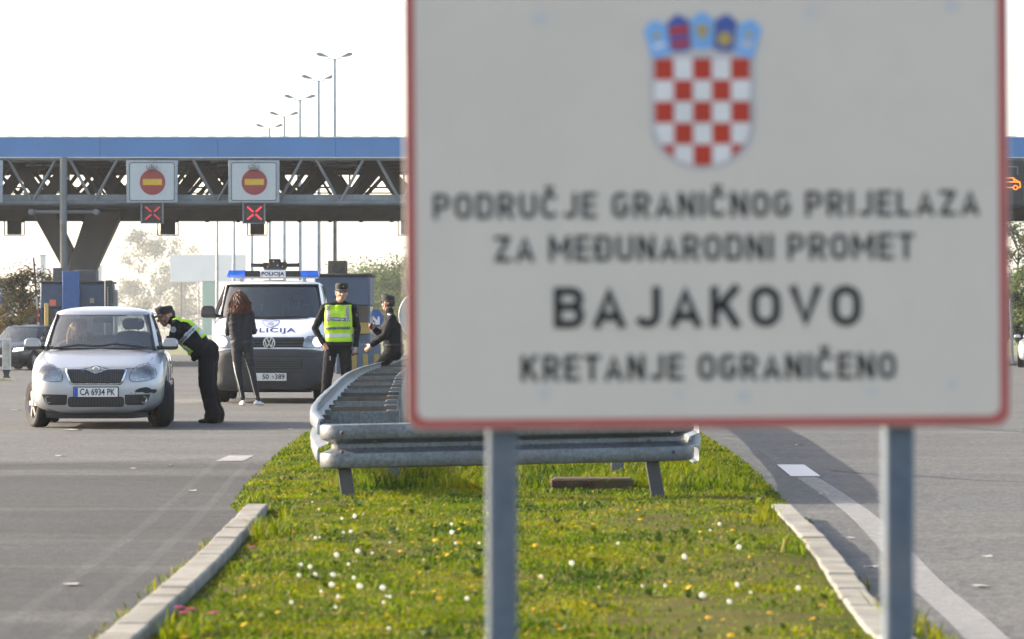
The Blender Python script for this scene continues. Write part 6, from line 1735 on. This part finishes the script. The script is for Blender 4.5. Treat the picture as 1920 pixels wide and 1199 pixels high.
leg(F, (-.02, -.09, .88), (-.035, -.10, .50), (.055, -.10, .10), r=(.118, .098, .088), hem=.02, toe=(-1, -.12, 0)); leg(F, (-.0, .09, .88), (.0, .11, .50), (.085, .13, .10), r=(.118, .098, .088), hem=.02, toe=(-1, .1, 0))
F.cap((.02, -.05, .93), (.03, -.05, .84), .11, .10, 2, 'hips'); F.cap((.02, .05, .93), (.03, .05, .84), .11, .10, 2, 'hips')
F.cap((-.20, -.09, .90), (-.18, -.06, .84), .05, .045, 1, 'torso'); F.cap((-.20, .05, .92), (-.16, .05, .85), .06, .05, 1, 'torso')
o = F.build('person', [skin_m, uni, trou, shoe], loc=(PX(392, Y), Y, 0)); flat_sole(o)
tag(o, 'policeman in lime vest bowing down to the silver car window', 'person')
F.face_bits(); hat, P = F.cap_hat()
up = F.up
along = lambda p: (p - pel).dot(up)
fw = V3(-up.z, 0, up.x)          # towards his front (down-left)
tl = (nk - pel).length
# back panel and front panel, open at the sides
back = F.shell('vest', lambda p, n, t: t == 'torso' and .155 < along(p) < tl + .02 and (p - pel).dot(fw) < -.012 - .0 * along(p) and abs(p.y) < .172, .016, lime2)
front = F.shell('vest_front', lambda p, n, t: t == 'torso' and .13 < along(p) < tl - .04 and (p - pel).dot(fw) > .045 and abs(p.y) < .172, .018, lime2, back)
F.shell('reflective_stripe', lambda p, n, t: t == 'torso' and .19 < along(p) < .25 and (p - pel).dot(fw) < -.012 and abs(p.y) < .17, .021, refl, back)
F.shell('reflective_stripe', lambda p, n, t: t == 'torso' and .185 < along(p) < .245 and (p - pel).dot(fw) > .045 and abs(p.y) < .17, .023, refl, back)
band = F.shell('side_band', lambda p, n, t: t == 'torso' and .29 < along(p) < .345, .021, refl, back)
bs_ = Skin([band.data])
# lettering along the band on the flank that faces the camera
V, Fc = text_mesh('POLICIJA POLICIJA', .25, .030, .03)
mid = pel + up * .302
bs_.patch('band_lettering', [([((mid + fw * -(x) + up * z).x, (mid + fw * -(x) + up * z).z) for x, z in V], Fc)], .004, navy, back)
MB().lathe([(.0, -.006), (.038, -.004), (.04, .01)], 16, 'y', (-.435, -.262, 1.19)).build('sleeve_badge', M('badge_pale', (.35, .37, .40), .5), o)
F.shell('belt', lambda p, n, t: t in ('hips', 'torso') and .035 < along(p) < .085, .010, M('belt_black', (.010, .010, .011), .7, spec=.25))
MB().box((.0, -.145, .90), (.07, .05, .12), Matrix.Rotation(R(-20), 3, 'Y')).build('holster', shoe, o, bevel=.01)

# ---- policeman perched against the rail, turned away to the left
Y = 57.6
F = Figure()
torso(F, (.10, .0, .86), (.06, .02, 1.19), (.03, .04, 1.425), (.07, -.175, 1.355), (.035, .215, 1.355), hip=.155, waist=.152, chest=.158)
F.cap((.03, .04, 1.40), (.02, .05, 1.52), .062, .058, 0, 'neck'); F.cap((.03, .01, 1.40), (.03, .02, 1.47), .07, .066, 1, 'collar'); F.cap((.03, .07, 1.40), (.03, .07, 1.47), .07, .066, 1, 'collar')
F.head((.0, .07, 1.585), (-.75, .66, .02))
arm(F, (.07, -.18, 1.345), (-.03, -.235, 1.10), (-.225, -.20, .965), r=(.08, .066, .05)); arm(F, (.03, .22, 1.345), (-.08, .27, 1.10), (-.20, .12, 1.19), r=(.08, .066, .05))
F.hand((-.235, -.20, .955), (-.7, .1, -.6), palm=(.3, .9, -.3), curl=.7, side=1); F.hand((-.205, .11, 1.20), (-.6, -.5, .4), palm=(.3, -.8, -.2), curl=.9, side=-1)
leg(F, (.06, -.09, .84), (-.19, -.12, .52), (-.16, -.10, .10), r=(.112, .088, .072), hem=.012, toe=(-1, -.1, 0)); leg(F, (.06, .09, .84), (-.22, .13, .52), (-.27, .14, .10), r=(.112, .088, .072), hem=.012, toe=(-1, .1, 0))
o = F.build('person', [skin_m, uni, trou, shoe], loc=(PX(722, Y) + .04, Y, 0)); flat_sole(o)
tag(o, 'policeman in plain black jacket leaning against the guardrail, face turned away', 'person')
F.face_bits(); hat, P = F.cap_hat()
for v in hat.data.vertices: pass
sbp = MB(); sbp.lathe([(.0, -.006), (.045, -.004), (.048, .01)], 16, 'y', (.035, -.250, 1.255)); sbo = sbp.build('sleeve_badge', M('badge_pale', (.35, .37, .40), .5), o)
MB().lathe([(.0, -.010), (.026, -.008), (.028, .0)], 14, 'y', (.035, -.250, 1.255)).build('badge_centre', navy, sbo)
MB().bar((.05, -.20, 1.412), (.02, -.10, 1.428), .045, .012).build('shoulder_mark', M('mark_white', (.6, .6, .6), .6), o)
cup = MB(); cup.lathe([(.024, -.045), (.034, .05), (.034, .055)], 16, 'z', (-.265, .06, 1.235))
tag(cup.build('paper_cup', M('cup_dark', (.12, .05, .04), .6), None, loc=o.location), 'small dark cup held in the hand of the policeman at the guardrail', 'cup')
F.shell('belt', lambda p, n, t: t in ('hips', 'torso') and .925 < p.z < .965, .010, M('belt_black', (.010, .010, .011), .7, spec=.25))
MB().box((.14, -.15, .93), (.05, .05, .13)).build('radio', shoe, o, bevel=.01)

# ---- passenger in the silver car, fair hair lit by the sun
F = Figure()
torso(F, (0, .1, .55), (0, .06, .86), (0, .02, 1.05), (-.165, .03, .98), (.165, .03, .98), hip=.12, waist=.11, chest=.11, hm=1)
F.cap((0, .02, 1.02), (0, .0, 1.12), .05, .05, 0, 'neck'); F.head((.02, -.01, 1.165), (.5, -.85, -.2), k=.95)
arm(F, (-.17, .03, .97), (-.20, -.05, .72), (-.08, -.25, .62)); arm(F, (.17, .03, .97), (.2, -.05, .72), (.08, -.25, .62))
F.hand((-.07, -.27, .61), (.4, -.6, 0), palm=(0, 0, -1), side=1); F.hand((.07, -.27, .61), (-.4, -.6, 0), palm=(0, 0, -1), side=-1)
leg(F, (-.09, .08, .55), (-.11, -.38, .62), (-.11, -.55, .27)); leg(F, (.09, .08, .55), (.11, -.38, .62), (.11, -.55, .27))
cr = Matrix.Rotation(CARYAW, 3, 'Z') @ Vector((-.36, 1.93, .0))
o = F.build('person', [skin_p, M('jumper_dark', (.05, .055, .07), .85), trou, shoe], voxel=.013, loc=car.location + cr, rz=CARYAW)
tag(o, 'fair-haired passenger sitting behind the windscreen of the silver car', 'person')
F.face_bits(hair=False)
hm = MB(); c = F.hf[0]
for i in range(150):
    t = rs.uniform(0, 6.283); ph = rs.uniform(.1, 1.5); d = Vector((math.sin(ph) * math.cos(t), math.sin(ph) * math.sin(t), math.cos(ph)))
    if d.y < -.45 and d.z < .6: continue
    p0 = c + Vector((d.x * .09, d.y * .10, .03 + d.z * .10)); hm.tube([p0, p0 + Vector((d.x * .03, .01, -.09)), p0 + Vector((d.x * .04, .0, -.2))], [.011, .012, .003], 5)
hm.build('hair', M('hair_blond', (.45, .26, .09), .45, var=.3, trans=.3), o, smooth=60)
# ---------------------------------------------------------------- morning haze over the plaza
hz = bpy.data.materials.new('haze'); hz.use_nodes = True
N = hz.node_tree.nodes; N.remove(N['Principled BSDF'])
pv = N.new('ShaderNodeVolumePrincipled')
pv.inputs['Color'].default_value = (.92, .95, 1.0, 1); pv.inputs['Density'].default_value = HAZE
pv.inputs['Anisotropy'].default_value = .35
hz.node_tree.links.new(pv.outputs[0], N['Material Output'].inputs['Volume'])
tag(MB().box((0, 1330, 20), (3000, 3000, 46)).build('haze', hz, smooth=0), kind='stuff')
